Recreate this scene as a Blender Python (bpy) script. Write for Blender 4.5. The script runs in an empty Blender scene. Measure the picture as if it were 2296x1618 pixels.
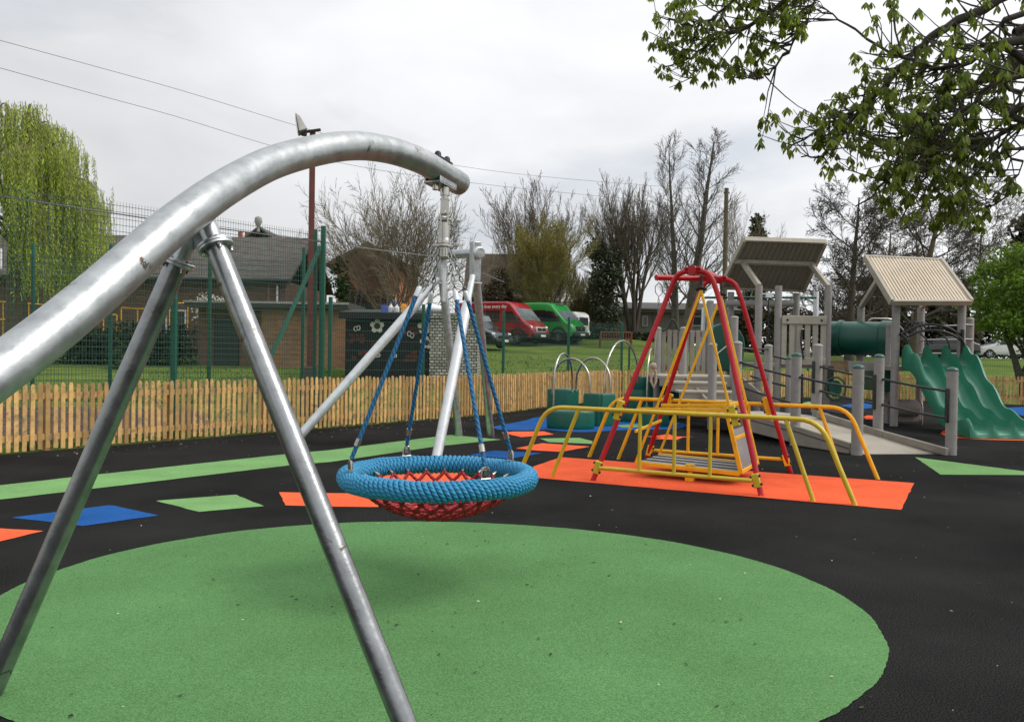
import bpy, math, random
import numpy as np
from mathutils import Vector, Matrix, Quaternion
V = Vector
PI = math.pi
R = math.radians
random.seed(7)
C = bpy.context.scene.collection
SC = bpy.context.scene

# ------------------------------------------------------------------ camera
FW = 0.809                       # focal length / picture width
W_, H_ = 2296.0, 1618.0          # measuring grid of the photograph
F = FW * W_
CAMH = 1.5
PITCH, ROLL = R(0.69), 0.0157
cr, sr, cp, sp = math.cos(ROLL), math.sin(ROLL), math.cos(PITCH), math.sin(PITCH)
AX = V((cr, sr * sp, sr * cp)); AY = V((-sr, cr * sp, cr * cp)); AF = V((0, cp, -sp))
cam = bpy.data.objects.new('camera', bpy.data.cameras.new('camera')); C.objects.link(cam)
cam.matrix_world = Matrix(((AX.x, AY.x, -AF.x, 0), (AX.y, AY.y, -AF.y, 0), (AX.z, AY.z, -AF.z, CAMH), (0, 0, 0, 1)))
cam.data.sensor_width = 36; cam.data.sensor_fit = 'HORIZONTAL'; cam.data.lens = 36 * FW
cam.data.clip_end = 2000; cam.data.clip_start = .05
SC.camera = cam

def ray(px, py):
    x = (px - W_ / 2) / F; y = -(py - H_ / 2) / F
    return AX * x + AY * y + AF
def P(px, py, Y):                # point on that sight line at distance Y
    d = ray(px, py); return V((0, 0, CAMH)) + d * (Y / d.y)
def G(px, py, z=0.0):            # point on the level z
    d = ray(px, py); return V((0, 0, CAMH)) + d * ((z - CAMH) / d.z)

def lerp(a, b, t): return a + (b - a) * t
def clamp(t, a=0., b=1.): return max(a, min(b, t))
FXY = ((-300, 21), (-3, 21), (.9, 22.6), (3.4, 27.2), (10.9, 30.4), (30, 31))
def hgt(x, y):                   # the grass bank rising beyond the fence
    y0 = float(np.interp(x, [p[0] for p in FXY], [p[1] for p in FXY])) + .4
    top = lerp(1.92, 1.1, clamp((x - 8) / 10)); t = max(0, min(y, 58) - y0)
    return top / (50 - y0) * (t - 1 if t > 2 else t * t / 4)

# ------------------------------------------------------------------ materials
MATS = {}
def nd(nt, typ, **kw):
    n = nt.nodes.new(typ)
    for k, v in kw.items():
        if k.startswith('i_'): n.inputs[k[2:].replace('_', ' ')].default_value = v
        else: setattr(n, k, v)
    return n
def mat(name, col, rough=.55, metal=0., var=.18, scale=6., bump=0., bscale=60., spec=.4, col2=None, island=0., spots=None, coat=0., trans=0., speck=0., rvar=.12):
    if name in MATS: return MATS[name]
    m = bpy.data.materials.new(name); m.use_nodes = True; nt = m.node_tree; L = nt.links
    b = nt.nodes['Principled BSDF']; MATS[name] = m
    tc = nd(nt, 'ShaderNodeTexCoord'); o = tc.outputs['Object']
    n1 = nd(nt, 'ShaderNodeTexNoise', i_Scale=scale, i_Detail=6., i_Roughness=.6); L.new(o, n1.inputs['Vector'])
    c = V(col); c2 = V(col2) if col2 else c * (1 + var)
    c1 = c * (1 - var) if not col2 else c
    mix = nd(nt, 'ShaderNodeMix', data_type='RGBA')
    mr = nd(nt, 'ShaderNodeMapRange'); mr.inputs['From Min'].default_value = .3; mr.inputs['From Max'].default_value = .7
    L.new(n1.outputs['Fac'], mr.inputs['Value']); L.new(mr.outputs['Result'], mix.inputs['Factor'])
    mix.inputs['A'].default_value = (*c1, 1); mix.inputs['B'].default_value = (*c2, 1)
    out = mix.outputs['Result']
    if speck:
        ns = nd(nt, 'ShaderNodeTexNoise', i_Scale=bscale, i_Detail=2.); L.new(o, ns.inputs['Vector'])
        ms = nd(nt, 'ShaderNodeMapRange'); ms.inputs['From Min'].default_value = .35; ms.inputs['From Max'].default_value = .65
        ms.inputs['To Min'].default_value = 1 - speck; ms.inputs['To Max'].default_value = 1 + speck
        L.new(ns.outputs['Fac'], ms.inputs['Value'])
        mm = nd(nt, 'ShaderNodeVectorMath', operation='SCALE'); L.new(out, mm.inputs[0]); L.new(ms.outputs['Result'], mm.inputs['Scale']); out = mm.outputs[0]
    if island:
        g = nd(nt, 'ShaderNodeNewGeometry'); mi = nd(nt, 'ShaderNodeMapRange')
        mi.inputs['To Min'].default_value = 1 - island; mi.inputs['To Max'].default_value = 1 + island
        L.new(g.outputs['Random Per Island'], mi.inputs['Value'])
        mm = nd(nt, 'ShaderNodeVectorMath', operation='SCALE'); L.new(out, mm.inputs[0]); L.new(mi.outputs['Result'], mm.inputs['Scale']); out = mm.outputs[0]
    if spots:                     # (colour, scale, threshold, width)
        sc_, s_, th, w = spots
        n2 = nd(nt, 'ShaderNodeTexNoise', i_Scale=s_, i_Detail=8., i_Roughness=.7, i_Distortion=.4); L.new(o, n2.inputs['Vector'])
        m2 = nd(nt, 'ShaderNodeMapRange'); m2.inputs['From Min'].default_value = th; m2.inputs['From Max'].default_value = th + w
        L.new(n2.outputs['Fac'], m2.inputs['Value'])
        mx = nd(nt, 'ShaderNodeMix', data_type='RGBA'); L.new(m2.outputs['Result'], mx.inputs['Factor']); L.new(out, mx.inputs['A'])
        mx.inputs['B'].default_value = (*sc_, 1); out = mx.outputs['Result']
    L.new(out, b.inputs['Base Color'])
    b.inputs['Roughness'].default_value = rough; b.inputs['Metallic'].default_value = metal
    b.inputs['Specular IOR Level'].default_value = spec; b.inputs['Coat Weight'].default_value = coat
    if rough < .9:
        m3 = nd(nt, 'ShaderNodeMapRange'); m3.inputs['To Min'].default_value = max(.02, rough - rvar); m3.inputs['To Max'].default_value = min(1, rough + rvar)
        L.new(n1.outputs['Fac'], m3.inputs['Value']); L.new(m3.outputs['Result'], b.inputs['Roughness'])
    if bump:
        nb = nd(nt, 'ShaderNodeTexNoise', i_Scale=bscale, i_Detail=4.); L.new(o, nb.inputs['Vector'])
        bp = nd(nt, 'ShaderNodeBump', i_Strength=bump, i_Distance=.01); L.new(nb.outputs['Fac'], bp.inputs['Height']); L.new(bp.outputs['Normal'], b.inputs['Normal'])
    if trans:
        tr = nd(nt, 'ShaderNodeBsdfTranslucent'); mm = nd(nt, 'ShaderNodeVectorMath', operation='MULTIPLY'); L.new(out, mm.inputs[0]); mm.inputs[1].default_value = (1.3, 1.25, .6)
        L.new(mm.outputs[0], tr.inputs['Color'])
        ms = nd(nt, 'ShaderNodeMixShader'); ms.inputs[0].default_value = trans
        L.new(b.outputs[0], ms.inputs[1]); L.new(tr.outputs[0], ms.inputs[2]); L.new(ms.outputs[0], nt.nodes['Material Output'].inputs['Surface'])
    return m
def mat_brick(name, c1, c2, mortar, scale=4.5, rot=0., squash=(1, 1), ms=.014):
    m = bpy.data.materials.new(name); m.use_nodes = True; nt = m.node_tree; L = nt.links; b = nt.nodes['Principled BSDF']; MATS[name] = m
    tc = nd(nt, 'ShaderNodeTexCoord'); sx = nd(nt, 'ShaderNodeSeparateXYZ'); L.new(tc.outputs['Object'], sx.inputs[0])
    ad = nd(nt, 'ShaderNodeMath', operation='ADD'); L.new(sx.outputs['X'], ad.inputs[0]); L.new(sx.outputs['Y'], ad.inputs[1])
    cx = nd(nt, 'ShaderNodeCombineXYZ'); L.new(ad.outputs[0], cx.inputs['X']); L.new(sx.outputs['Z'], cx.inputs['Y'])
    br = nd(nt, 'ShaderNodeTexBrick', i_Scale=scale, i_Mortar_Size=ms, i_Bias=0.); L.new(cx.outputs[0], br.inputs['Vector'])
    br.inputs['Color1'].default_value = (*c1, 1); br.inputs['Color2'].default_value = (*c2, 1); br.inputs['Mortar'].default_value = (*mortar, 1)
    br.inputs['Brick Width'].default_value = .5 * squash[0]; br.inputs['Row Height'].default_value = .17 * squash[1]
    n1 = nd(nt, 'ShaderNodeTexNoise', i_Scale=1.3, i_Detail=6.); L.new(tc.outputs['Object'], n1.inputs['Vector'])
    mr = nd(nt, 'ShaderNodeMapRange'); mr.inputs['To Min'].default_value = .7; mr.inputs['To Max'].default_value = 1.3; L.new(n1.outputs['Fac'], mr.inputs['Value'])
    mm = nd(nt, 'ShaderNodeVectorMath', operation='SCALE'); L.new(br.outputs['Color'], mm.inputs[0]); L.new(mr.outputs['Result'], mm.inputs['Scale'])
    L.new(mm.outputs[0], b.inputs['Base Color']); b.inputs['Roughness'].default_value = .9
    bp = nd(nt, 'ShaderNodeBump', i_Strength=.4, i_Distance=.01); L.new(br.outputs['Fac'], bp.inputs['Height']); bp.invert = True; L.new(bp.outputs['Normal'], b.inputs['Normal'])
    return m
def mat_rope(name, col, ku, rough=.6):
    m = bpy.data.materials.new(name); m.use_nodes = True; nt = m.node_tree; L = nt.links; b = nt.nodes['Principled BSDF']; MATS[name] = m
    uv = nd(nt, 'ShaderNodeUVMap'); sx = nd(nt, 'ShaderNodeSeparateXYZ'); L.new(uv.outputs[0], sx.inputs[0])
    a = nd(nt, 'ShaderNodeMath', operation='MULTIPLY'); L.new(sx.outputs['X'], a.inputs[0]); a.inputs[1].default_value = ku
    a2 = nd(nt, 'ShaderNodeMath', operation='MULTIPLY_ADD'); L.new(sx.outputs['Y'], a2.inputs[0]); a2.inputs[1].default_value = 3.; L.new(a.outputs[0], a2.inputs[2])
    fr = nd(nt, 'ShaderNodeMath', operation='PINGPONG'); L.new(a2.outputs[0], fr.inputs[0]); fr.inputs[1].default_value = .5
    tc = nd(nt, 'ShaderNodeTexCoord'); n1 = nd(nt, 'ShaderNodeTexNoise', i_Scale=160., i_Detail=3.); L.new(tc.outputs['Object'], n1.inputs['Vector'])
    mr = nd(nt, 'ShaderNodeMapRange'); mr.inputs['From Max'].default_value = .5; mr.inputs['To Min'].default_value = .55; mr.inputs['To Max'].default_value = 1.15; L.new(fr.outputs[0], mr.inputs['Value'])
    mm = nd(nt, 'ShaderNodeVectorMath', operation='SCALE'); mm.inputs[0].default_value = col; L.new(mr.outputs[0], mm.inputs['Scale'])
    L.new(mm.outputs[0], b.inputs['Base Color']); b.inputs['Roughness'].default_value = rough
    ad = nd(nt, 'ShaderNodeMath', operation='MULTIPLY_ADD'); L.new(n1.outputs['Fac'], ad.inputs[0]); ad.inputs[1].default_value = .25; L.new(fr.outputs[0], ad.inputs[2])
    bp = nd(nt, 'ShaderNodeBump', i_Strength=.8, i_Distance=.008); L.new(ad.outputs[0], bp.inputs['Height']); L.new(bp.outputs['Normal'], b.inputs['Normal'])
    return m
mat('galvanised', (.43, .45, .455), .40, .86, .20, 13., .10, 60., spots=((.11, .09, .065), 5.5, .625, .03), rvar=.16)
mat('galvanised_dark', (.29, .30, .305), .31, .88, .22, 11., .10, 60., spots=((.11, .09, .065), 5.5, .63, .03), rvar=.12)  # leg steel: base colour darkened to stand in for reflections of dark surroundings
mat('galvanised_clean', (.48, .50, .52), .36, .85, .25, 16., .08, 60., rvar=.18)
mat('pale_steel', (.66, .69, .71), .42, .45, .12, 9.)
mat('stainless', (.44, .42, .38), .24, 1., .1, 20.)
mat('dark_steel', (.10, .10, .10), .45, .8)
mat('black_plastic', (.018, .018, .02), .5, 0., .2)
mat('chain_steel', (.25, .25, .24), .4, .9)
mat('rubber_black', (.0175, .0175, .0172), .95, 0., .42, .55, .45, 135., .03, speck=.85)
mat('rubber_green', (.098, .218, .082), .95, 0., .15, .75, .5, 140., .04, speck=.28)
mat('rubber_light_green', (.170, .33, .125), .95, 0., .12, 1.6, .4, 140., .04, speck=.22)
mat('rubber_orange', (.80, .125, .050), .95, 0., .12, 1.6, .4, 140., .04, speck=.22)
mat('rubber_blue', (.018, .090, .29), .95, 0., .15, 1.6, .4, 140., .04, speck=.25)
mat('grass', (.066, .112, .019), .95, 0., .3, .5, .6, 50., .1, col2=(.150, .205, .042), speck=.35)
mat('tarmac_maroon', (.085, .048, .046), .9, 0., .2, 1.5, .3, 150., speck=.2)
mat('asphalt', (.055, .055, .055), .9, 0., .2, 2.)
mat('picket_wood', (.52, .325, .125), .75, 0., .2, 9., .1, 60., .2, island=.34, spots=((.25, .185, .11), 7., .50, .14))
mat('rail_wood', (.42, .25, .11), .75, 0., .25, 6., .1, 60., .2)
mat('fence_green', (.012, .10, .062), .45, 0., .12, 10.)
mat('fence_wire', (.020, .07, .05), .5, 0., .1, 10.)
mat('rust_red', (.105, .018, .012), .5, 0., .25, 6.)
mat('red_paint', (.42, .008, .016), .36, 0., .14, 8., 0, 60., .35, coat=.05)
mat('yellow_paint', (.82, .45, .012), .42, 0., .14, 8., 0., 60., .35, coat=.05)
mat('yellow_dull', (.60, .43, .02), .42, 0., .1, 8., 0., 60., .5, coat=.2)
mat('post_grey', (.29, .275, .26), .6, 0., .12, 7., .25, 130., .35)
mat('board_beige', (.40, .365, .30), .65, 0., .1, 4., .15, 90., .3)
mat('board_taupe', (.27, .245, .205), .65, 0., .12, 5., .15, 90., .3)
mat('roof_beige', (.60, .52, .41), .6, 0., .08, 4., .1, 60., .35)
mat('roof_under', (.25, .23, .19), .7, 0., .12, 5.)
mat('green_plastic', (.007, .112, .072), .36, 0., .1, 4., 0., 60., .5)
mat('slide_green', (.015, .170, .100), .42, 0., .12, 3., 0., 60., .5)
mat('tunnel_green', (.006, .085, .058), .35, 0., .12, 3., 0., 60., .5)
mat('rail_black', (.02, .023, .024), .4, 0., .15)
mat('deck_mat', (.025, .025, .026), .6, 0., .2, 12.)
mat('stripe_white', (.6, .6, .6), .5, 0., .1)
mat('bark_dark', (.060, .051, .040), .95, 0., .3, 6.)
mat('bark_brown', (.110, .088, .060), .95, 0., .3, 6.)
mat('bark_grey', (.098, .088, .072), .95, 0., .3, 6.)
mat('twig_brown', (.155, .128, .085), .95, 0., .25, 3.)
mat('leaf_chestnut', (.140, .195, .034), .5, 0., .3, 2., 0, 60, .25, island=.45, trans=.55)
mat('leaf_willow', (.36, .47, .075), .6, 0., .3, .8, 0, 60, .2, island=.35, trans=.45)
mat('leaf_bright', (.105, .180, .024), .55, 0., .35, 1.2, 0, 60, .25, island=.4, trans=.35)
mat('leaf_bud', (.25, .235, .06), .6, 0., .3, 1., 0, 60, .2, island=.4, trans=.3)
mat('leaf_dark', (.018, .030, .012), .65, 0., .35, 1., 0, 60, .2, island=.4)
mat('leaf_hedge', (.034, .056, .018), .65, 0., .35, 1., 0, 60, .2, island=.4)
mat('leaf_brush', (.085, .076, .046), .75, 0., .35, 1., 0, 60, .2, island=.4)
mat('blossom_white', (.72, .70, .62), .7, 0., .1, 2., island=.2)
mat('ivy', (.045, .055, .026), .6, 0., .3, 2., island=.4)
mat('roof_tile', (.098, .088, .080), .85, 0., .25, 3., .5, 20., .2, spots=((.35, .35, .30), 30., .69, .02))
mat('roof_brown', (.098, .076, .060), .85, 0., .25, 2., .4, 14., .2)
mat('roof_felt', (.045, .045, .045), .9, 0., .2, 3., .2, 30., spots=((.3, .3, .27), 16., .62, .03))
mat_brick('brick_brown', (.19, .085, .055), (.12, .055, .038), (.17, .14, .11), 2.2)
mat_brick('brick_tan', (.34, .17, .085), (.24, .115, .06), (.30, .24, .17), 2.2)
mat_brick('brick_orange', (.46, .16, .075), (.34, .115, .055), (.22, .15, .1), 2.2)
mat_brick('stone_block', (.58, .55, .49), (.27, .255, .22), (.07, .065, .055), 1.75, squash=(.6, 1.05), ms=.03)
mat('white_trim', (.7, .7, .68), .5, 0., .08)
mat('prefab_wall', (.115, .105, .088), .8, 0., .15, 1.)
mat('fascia_dark', (.05, .047, .042), .7, 0., .15)
mat('mural_black', (.012, .012, .015), .7, 0., .2, 2.)
mat('mural_red', (.085, .02, .016), .7, 0., .3, 4.)
mat('mural_white', (.62, .62, .58), .7, 0., .1)
mat('mural_brown', (.05, .028, .018), .7)
mat('glass_dark', (.02, .024, .026), .08, 0., .2, 1., 0, 60, .6)
mat('glass_screen', (.16, .19, .20), .06, 0., .3, 1.2, 0, 60, .7)
mat('car_red', (.34, .012, .022), .28, 0., .05, 1., 0, 60, .5, coat=.6)
mat('car_green', (.012, .30, .045), .28, 0., .05, 1., 0, 60, .5, coat=.6)
mat('car_white', (.72, .73, .72), .3, 0., .04, 1., 0, 60, .5, coat=.5)
mat('car_navy', (.016, .022, .04), .22, .2, .1, 1., 0, 60, .6, coat=.8)
mat('car_black', (.014, .015, .017), .22, .2, .1, 1., 0, 60, .6, coat=.8)
mat('car_trim', (.022, .022, .024), .6, 0., .1)
mat('tyre', (.014, .014, .014), .85, 0., .1)
mat('alloy', (.42, .43, .44), .35, .8, .1)
mat('lamp_glass', (.72, .74, .75), .1, .3, .1)
mat('lamp_red', (.45, .01, .015), .2, 0., .1)
mat('plate_white', (.75, .75, .72), .4, 0., .03)
mat('bench_red', (.20, .075, .05), .7, 0., .2, 5.)
mat('bench_brown', (.13, .065, .03), .7, 0., .2, 5.)
mat('pole_wood', (.11, .088, .06), .9, 0., .2, 5., .2, 30.)
mat('terracotta', (.45, .13, .06), .8)
mat('cable', (.17, .175, .18), .6)
mat('lead_grey', (.32, .31, .29), .5, .2, .2)
mat('plastic_white', (.7, .72, .74), .4, 0., .08)
mat('plastic_blue', (.05, .10, .42), .4)
mat('plastic_amber', (.75, .36, .04), .4)
mat('rope_pale', (.42, .36, .27), .85, 0., .2, 60., .3, 120.)
mat('litter_dark', (.030, .036, .018), .9, island=.4)
mat('litter_pale', (.55, .52, .45), .9, island=.3)
mat_rope('rope_ring', (.026, .27, .50), 40.)
mat_rope('rope_blue', (.006, .13, .30), 26.)
mat_rope('rope_red', (.42, .012, .022), 34.)

# ------------------------------------------------------------------ mesh builder
OFF = {}
def perp(d):
    d = d.normalized(); a = V((0, 0, 1)) if abs(d.z) < .9 else V((1, 0, 0))
    u = d.cross(a).normalized(); return u, d.cross(u)
class MB:
    def __init__(s): s.v = []; s.f = []; s.uv = []
    def add(s, vs, fs):
        k = len(s.v); s.v += [tuple(p) for p in vs]; s.f += [tuple(i + k for i in f) for f in fs]; return s
    def box(s, c, size, rz=0., M=None, taper=None):
        x, y, z = size[0] / 2, size[1] / 2, size[2] / 2; tx, ty = taper or (1, 1)
        p = [V((-x, -y, -z)), V((x, -y, -z)), V((x, y, -z)), V((-x, y, -z)), V((-x * tx, -y * ty, z)), V((x * tx, -y * ty, z)), V((x * tx, y * ty, z)), V((-x * tx, y * ty, z))]
        if M is None: M = Matrix.Rotation(rz, 3, 'Z')
        return s.add([V(c) + M @ q for q in p], [(0, 3, 2, 1), (4, 5, 6, 7), (0, 1, 5, 4), (1, 2, 6, 5), (2, 3, 7, 6), (3, 0, 4, 7)])
    def beam(s, a, b, w, h, up=V((0, 0, 1))):      # a bar of rectangular section
        a, b = V(a), V(b); d = (b - a).normalized(); u = d.cross(up)
        if u.length < 1e-4: u = d.cross(V((1, 0, 0)))
        u.normalize(); t = u.cross(d); u = u * (w / 2); t = t * (h / 2)
        return s.add([a - u - t, a + u - t, a + u + t, a - u + t, b - u - t, b + u - t, b + u + t, b - u + t], [(0, 1, 2, 3), (7, 6, 5, 4), (0, 4, 5, 1), (1, 5, 6, 2), (2, 6, 7, 3), (3, 7, 4, 0)])
    def tube(s, pts, r, n=12, caps=True, closed=False, uv=False):
        pts = [V(p) for p in pts]; m = len(pts); rs = r if isinstance(r, (list, tuple)) else [r] * m
        k = len(s.v); u = None; L = 0.
        for i, p in enumerate(pts):
            a = pts[(i - 1) % m] if (i or closed) else p; b = pts[(i + 1) % m] if (i < m - 1 or closed) else p
            t = (b - a)
            if t.length < 1e-9: t = V((0, 0, 1))
            t.normalize()
            if u is None: u, w = perp(t)
            else:
                u = (u - t * u.dot(t))
                if u.length < 1e-6: u, w = perp(t)
                u.normalize(); w = t.cross(u)
            for j in range(n):
                an = 2 * PI * j / n; s.v.append(tuple(p + (u * math.cos(an) + w * math.sin(an)) * rs[i]))
        ln = [0.]
        for i in range(1, m + 1): ln.append(ln[-1] + (pts[i % m] - pts[i - 1]).length)
        for i in range(m if closed else m - 1):
            i2 = (i + 1) % m
            for j in range(n):
                j2 = (j + 1) % n
                s.f.append((k + i * n + j, k + i * n + j2, k + i2 * n + j2, k + i2 * n + j))
                if uv: s.uv.append((len(s.f) - 1, ((ln[i], j / n), (ln[i], (j + 1) / n), (ln[i + 1], (j + 1) / n), (ln[i + 1], j / n))))
        if caps and not closed:
            s.f.append(tuple(k + j for j in reversed(range(n)))); s.f.append(tuple(k + (m - 1) * n + j for j in range(n)))
        return s
    def cyl(s, a, b, r, r2=None, n=16): return s.tube([a, b], [r, r if r2 is None else r2], n)
    def prism(s, poly, d):          # polygon of 3-D points pushed along d
        k = len(poly); d = V(d)
        return s.add([V(p) for p in poly] + [V(p) + d for p in poly], [tuple(range(k))[::-1], tuple(range(k, 2 * k))] + [(i, (i + 1) % k, k + (i + 1) % k, k + i) for i in range(k)])
    def lathe(s, c, prof, n=20, axis=V((0, 0, 1))):
        u, w = perp(axis); axis = axis.normalized()
        return s.tube_rings([[V(c) + axis * h + (u * math.cos(2 * PI * j / n) + w * math.sin(2 * PI * j / n)) * r for j in range(n)] for r, h in prof])
    def tube_rings(s, rings, caps=True):
        n = len(rings[0]); k = len(s.v)
        for rg in rings: s.v += [tuple(p) for p in rg]
        for i in range(len(rings) - 1):
            for j in range(n): s.f.append((k + i * n + j, k + i * n + (j + 1) % n, k + (i + 1) * n + (j + 1) % n, k + (i + 1) * n + j))
        if caps: s.f.append(tuple(k + j for j in reversed(range(n)))); s.f.append(tuple(k + (len(rings) - 1) * n + j for j in range(n)))
        return s
    def sphere(s, c, r, n=10, m=6, sx=1, sy=1, sz=1):
        rings = []
        for i in range(m + 1):
            a = PI * (i + .02 * (i == 0) - .02 * (i == m)) / m
            rings.append([V(c) + V((sx * r * math.sin(a) * math.cos(2 * PI * j / n), sy * r * math.sin(a) * math.sin(2 * PI * j / n), -sz * r * math.cos(a))) for j in range(n)])
        return s.tube_rings(rings)
    def build(s, name, m, parent=None, angle=38, bevel=0., smooth=True):
        off = OFF.get(parent.name, V((0, 0, 0))) if parent else V((0, 0, 0))
        me = bpy.data.meshes.new(name)
        vs = s.v if off.length < 1e-9 else [(p[0] - off.x, p[1] - off.y, p[2] - off.z) for p in s.v]
        me.from_pydata(vs, [], s.f); me.update()
        if s.uv:
            ul = me.uv_layers.new(name='UVMap'); polys = me.polygons
            for fi, c4 in s.uv:
                st = polys[fi].loop_start
                for q in range(4): ul.data[st + q].uv = c4[q]
        if smooth and len(me.polygons):
            me.polygons.foreach_set('use_smooth', [True] * len(me.polygons)); me.set_sharp_from_angle(angle=R(angle))
        if m: me.materials.append(MATS[m])
        o = bpy.data.objects.new(name, me); C.objects.link(o)
        if parent: o.parent = parent; OFF[o.name] = off
        if bevel:
            b = o.modifiers.new('bevel', 'BEVEL'); b.width = bevel; b.segments = 2; b.limit_method = 'ANGLE'; b.angle_limit = R(40)
        return o
def tag(o, label, cat, group=None):
    o['label'] = label; o['category'] = cat
    if group: o['group'] = group
    return o
def thing(name, label, cat, loc=None, group=None):
    o = bpy.data.objects.new(name, None); C.objects.link(o); o.empty_display_size = .2
    if loc is not None: o.location = loc; OFF[o.name] = V(loc)
    return tag(o, label, cat, group)
def struct(o): o['kind'] = 'structure'; return o
def dup(root, loc, rz=None, label=None):
    def rec(o, par):
        c = o.copy(); C.objects.link(c)
        if par: c.parent = par
        for ch in o.children: rec(ch, c)
        return c
    r = rec(root, None); r.location = loc
    if rz is not None: r.rotation_euler.z = rz
    if label: r['label'] = label
    return r
def spline(pts, n=8):
    pts = [V(p) for p in pts]; out = []
    q = [pts[0] * 2 - pts[1]] + pts + [pts[-1] * 2 - pts[-2]]
    for i in range(1, len(q) - 2):
        a, b, c, d = q[i - 1], q[i], q[i + 1], q[i + 2]
        for k in range(n):
            t = k / n; out.append(.5 * ((2 * b) + (c - a) * t + (2 * a - 5 * b + 4 * c - d) * t * t + (3 * b - a - 3 * c + d) * t ** 3))
    out.append(pts[-1]); return out
def arc(c, u, w, r, a0, a1, n=8): return [V(c) + (u * math.cos(lerp(a0, a1, i / n)) + w * math.sin(lerp(a0, a1, i / n))) * r for i in range(n + 1)]
def rounded(pts, r, n=5):          # polyline with its corners bent to radius r
    pts = [V(p) for p in pts]; out = [pts[0]]
    for i in range(1, len(pts) - 1):
        a = (pts[i - 1] - pts[i]); b = (pts[i + 1] - pts[i]); d = min(r, a.length * .45, b.length * .45)
        p0 = pts[i] + a.normalized() * d; p1 = pts[i] + b.normalized() * d
        for k in range(n + 1):
            t = k / n; out.append(p0 * (1 - t) ** 2 + pts[i] * 2 * t * (1 - t) + p1 * t * t)
    return out + [pts[-1]]

# ------------------------------------------------------------------ ground
def build_ground():
    xs = list(np.concatenate([np.arange(-300, -40, 20), np.arange(-40, 60, 2.0), np.arange(60, 321, 20)]))
    ys = list(np.concatenate([np.arange(-60, 10, 10), np.arange(10, 70, 1.5), np.arange(70, 420, 25)]))
    b = MB(); nx = len(xs)
    for y in ys:
        for x in xs: b.v.append((x, y, hgt(x, y) - .012))
    for j in range(len(ys) - 1):
        for i in range(nx - 1): b.f.append((j * nx + i, j * nx + i + 1, (j + 1) * nx + i + 1, (j + 1) * nx + i))
    struct(b.build('ground', 'grass', None, 60))
FENCE = [V((-12.0, 4.5, 0)), V((-6.86, 11.1, 0)), V((-.5, 19.3, 0)), V((.9, 22.0, 0)), V((3.4, 26.6, 0)), V((10.9, 29.6, 0)), V((15.7, 27.6, 0)), V((24, 23.0, 0))]
def sheet(name, pts, m, z):
    b = MB(); b.add([(p.x, p.y, z) for p in pts], [tuple(range(len(pts)))])
    o = b.build(name, m, None, smooth=False)
    if o.data.polygons[0].normal.z < 0: o.data.flip_normals()
    return struct(o)
def wob(pts, amp=.006, step=.11):
    out = []
    for i, p in enumerate(pts):
        q = pts[(i + 1) % len(pts)]; L = (q - p).length; n = max(1, int(L / step))
        for k in range(n):
            w = amp if k else 0
            out.append(p.lerp(q, k / n) + V((random.uniform(-w, w), random.uniform(-w, w), 0)))
    return out
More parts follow.
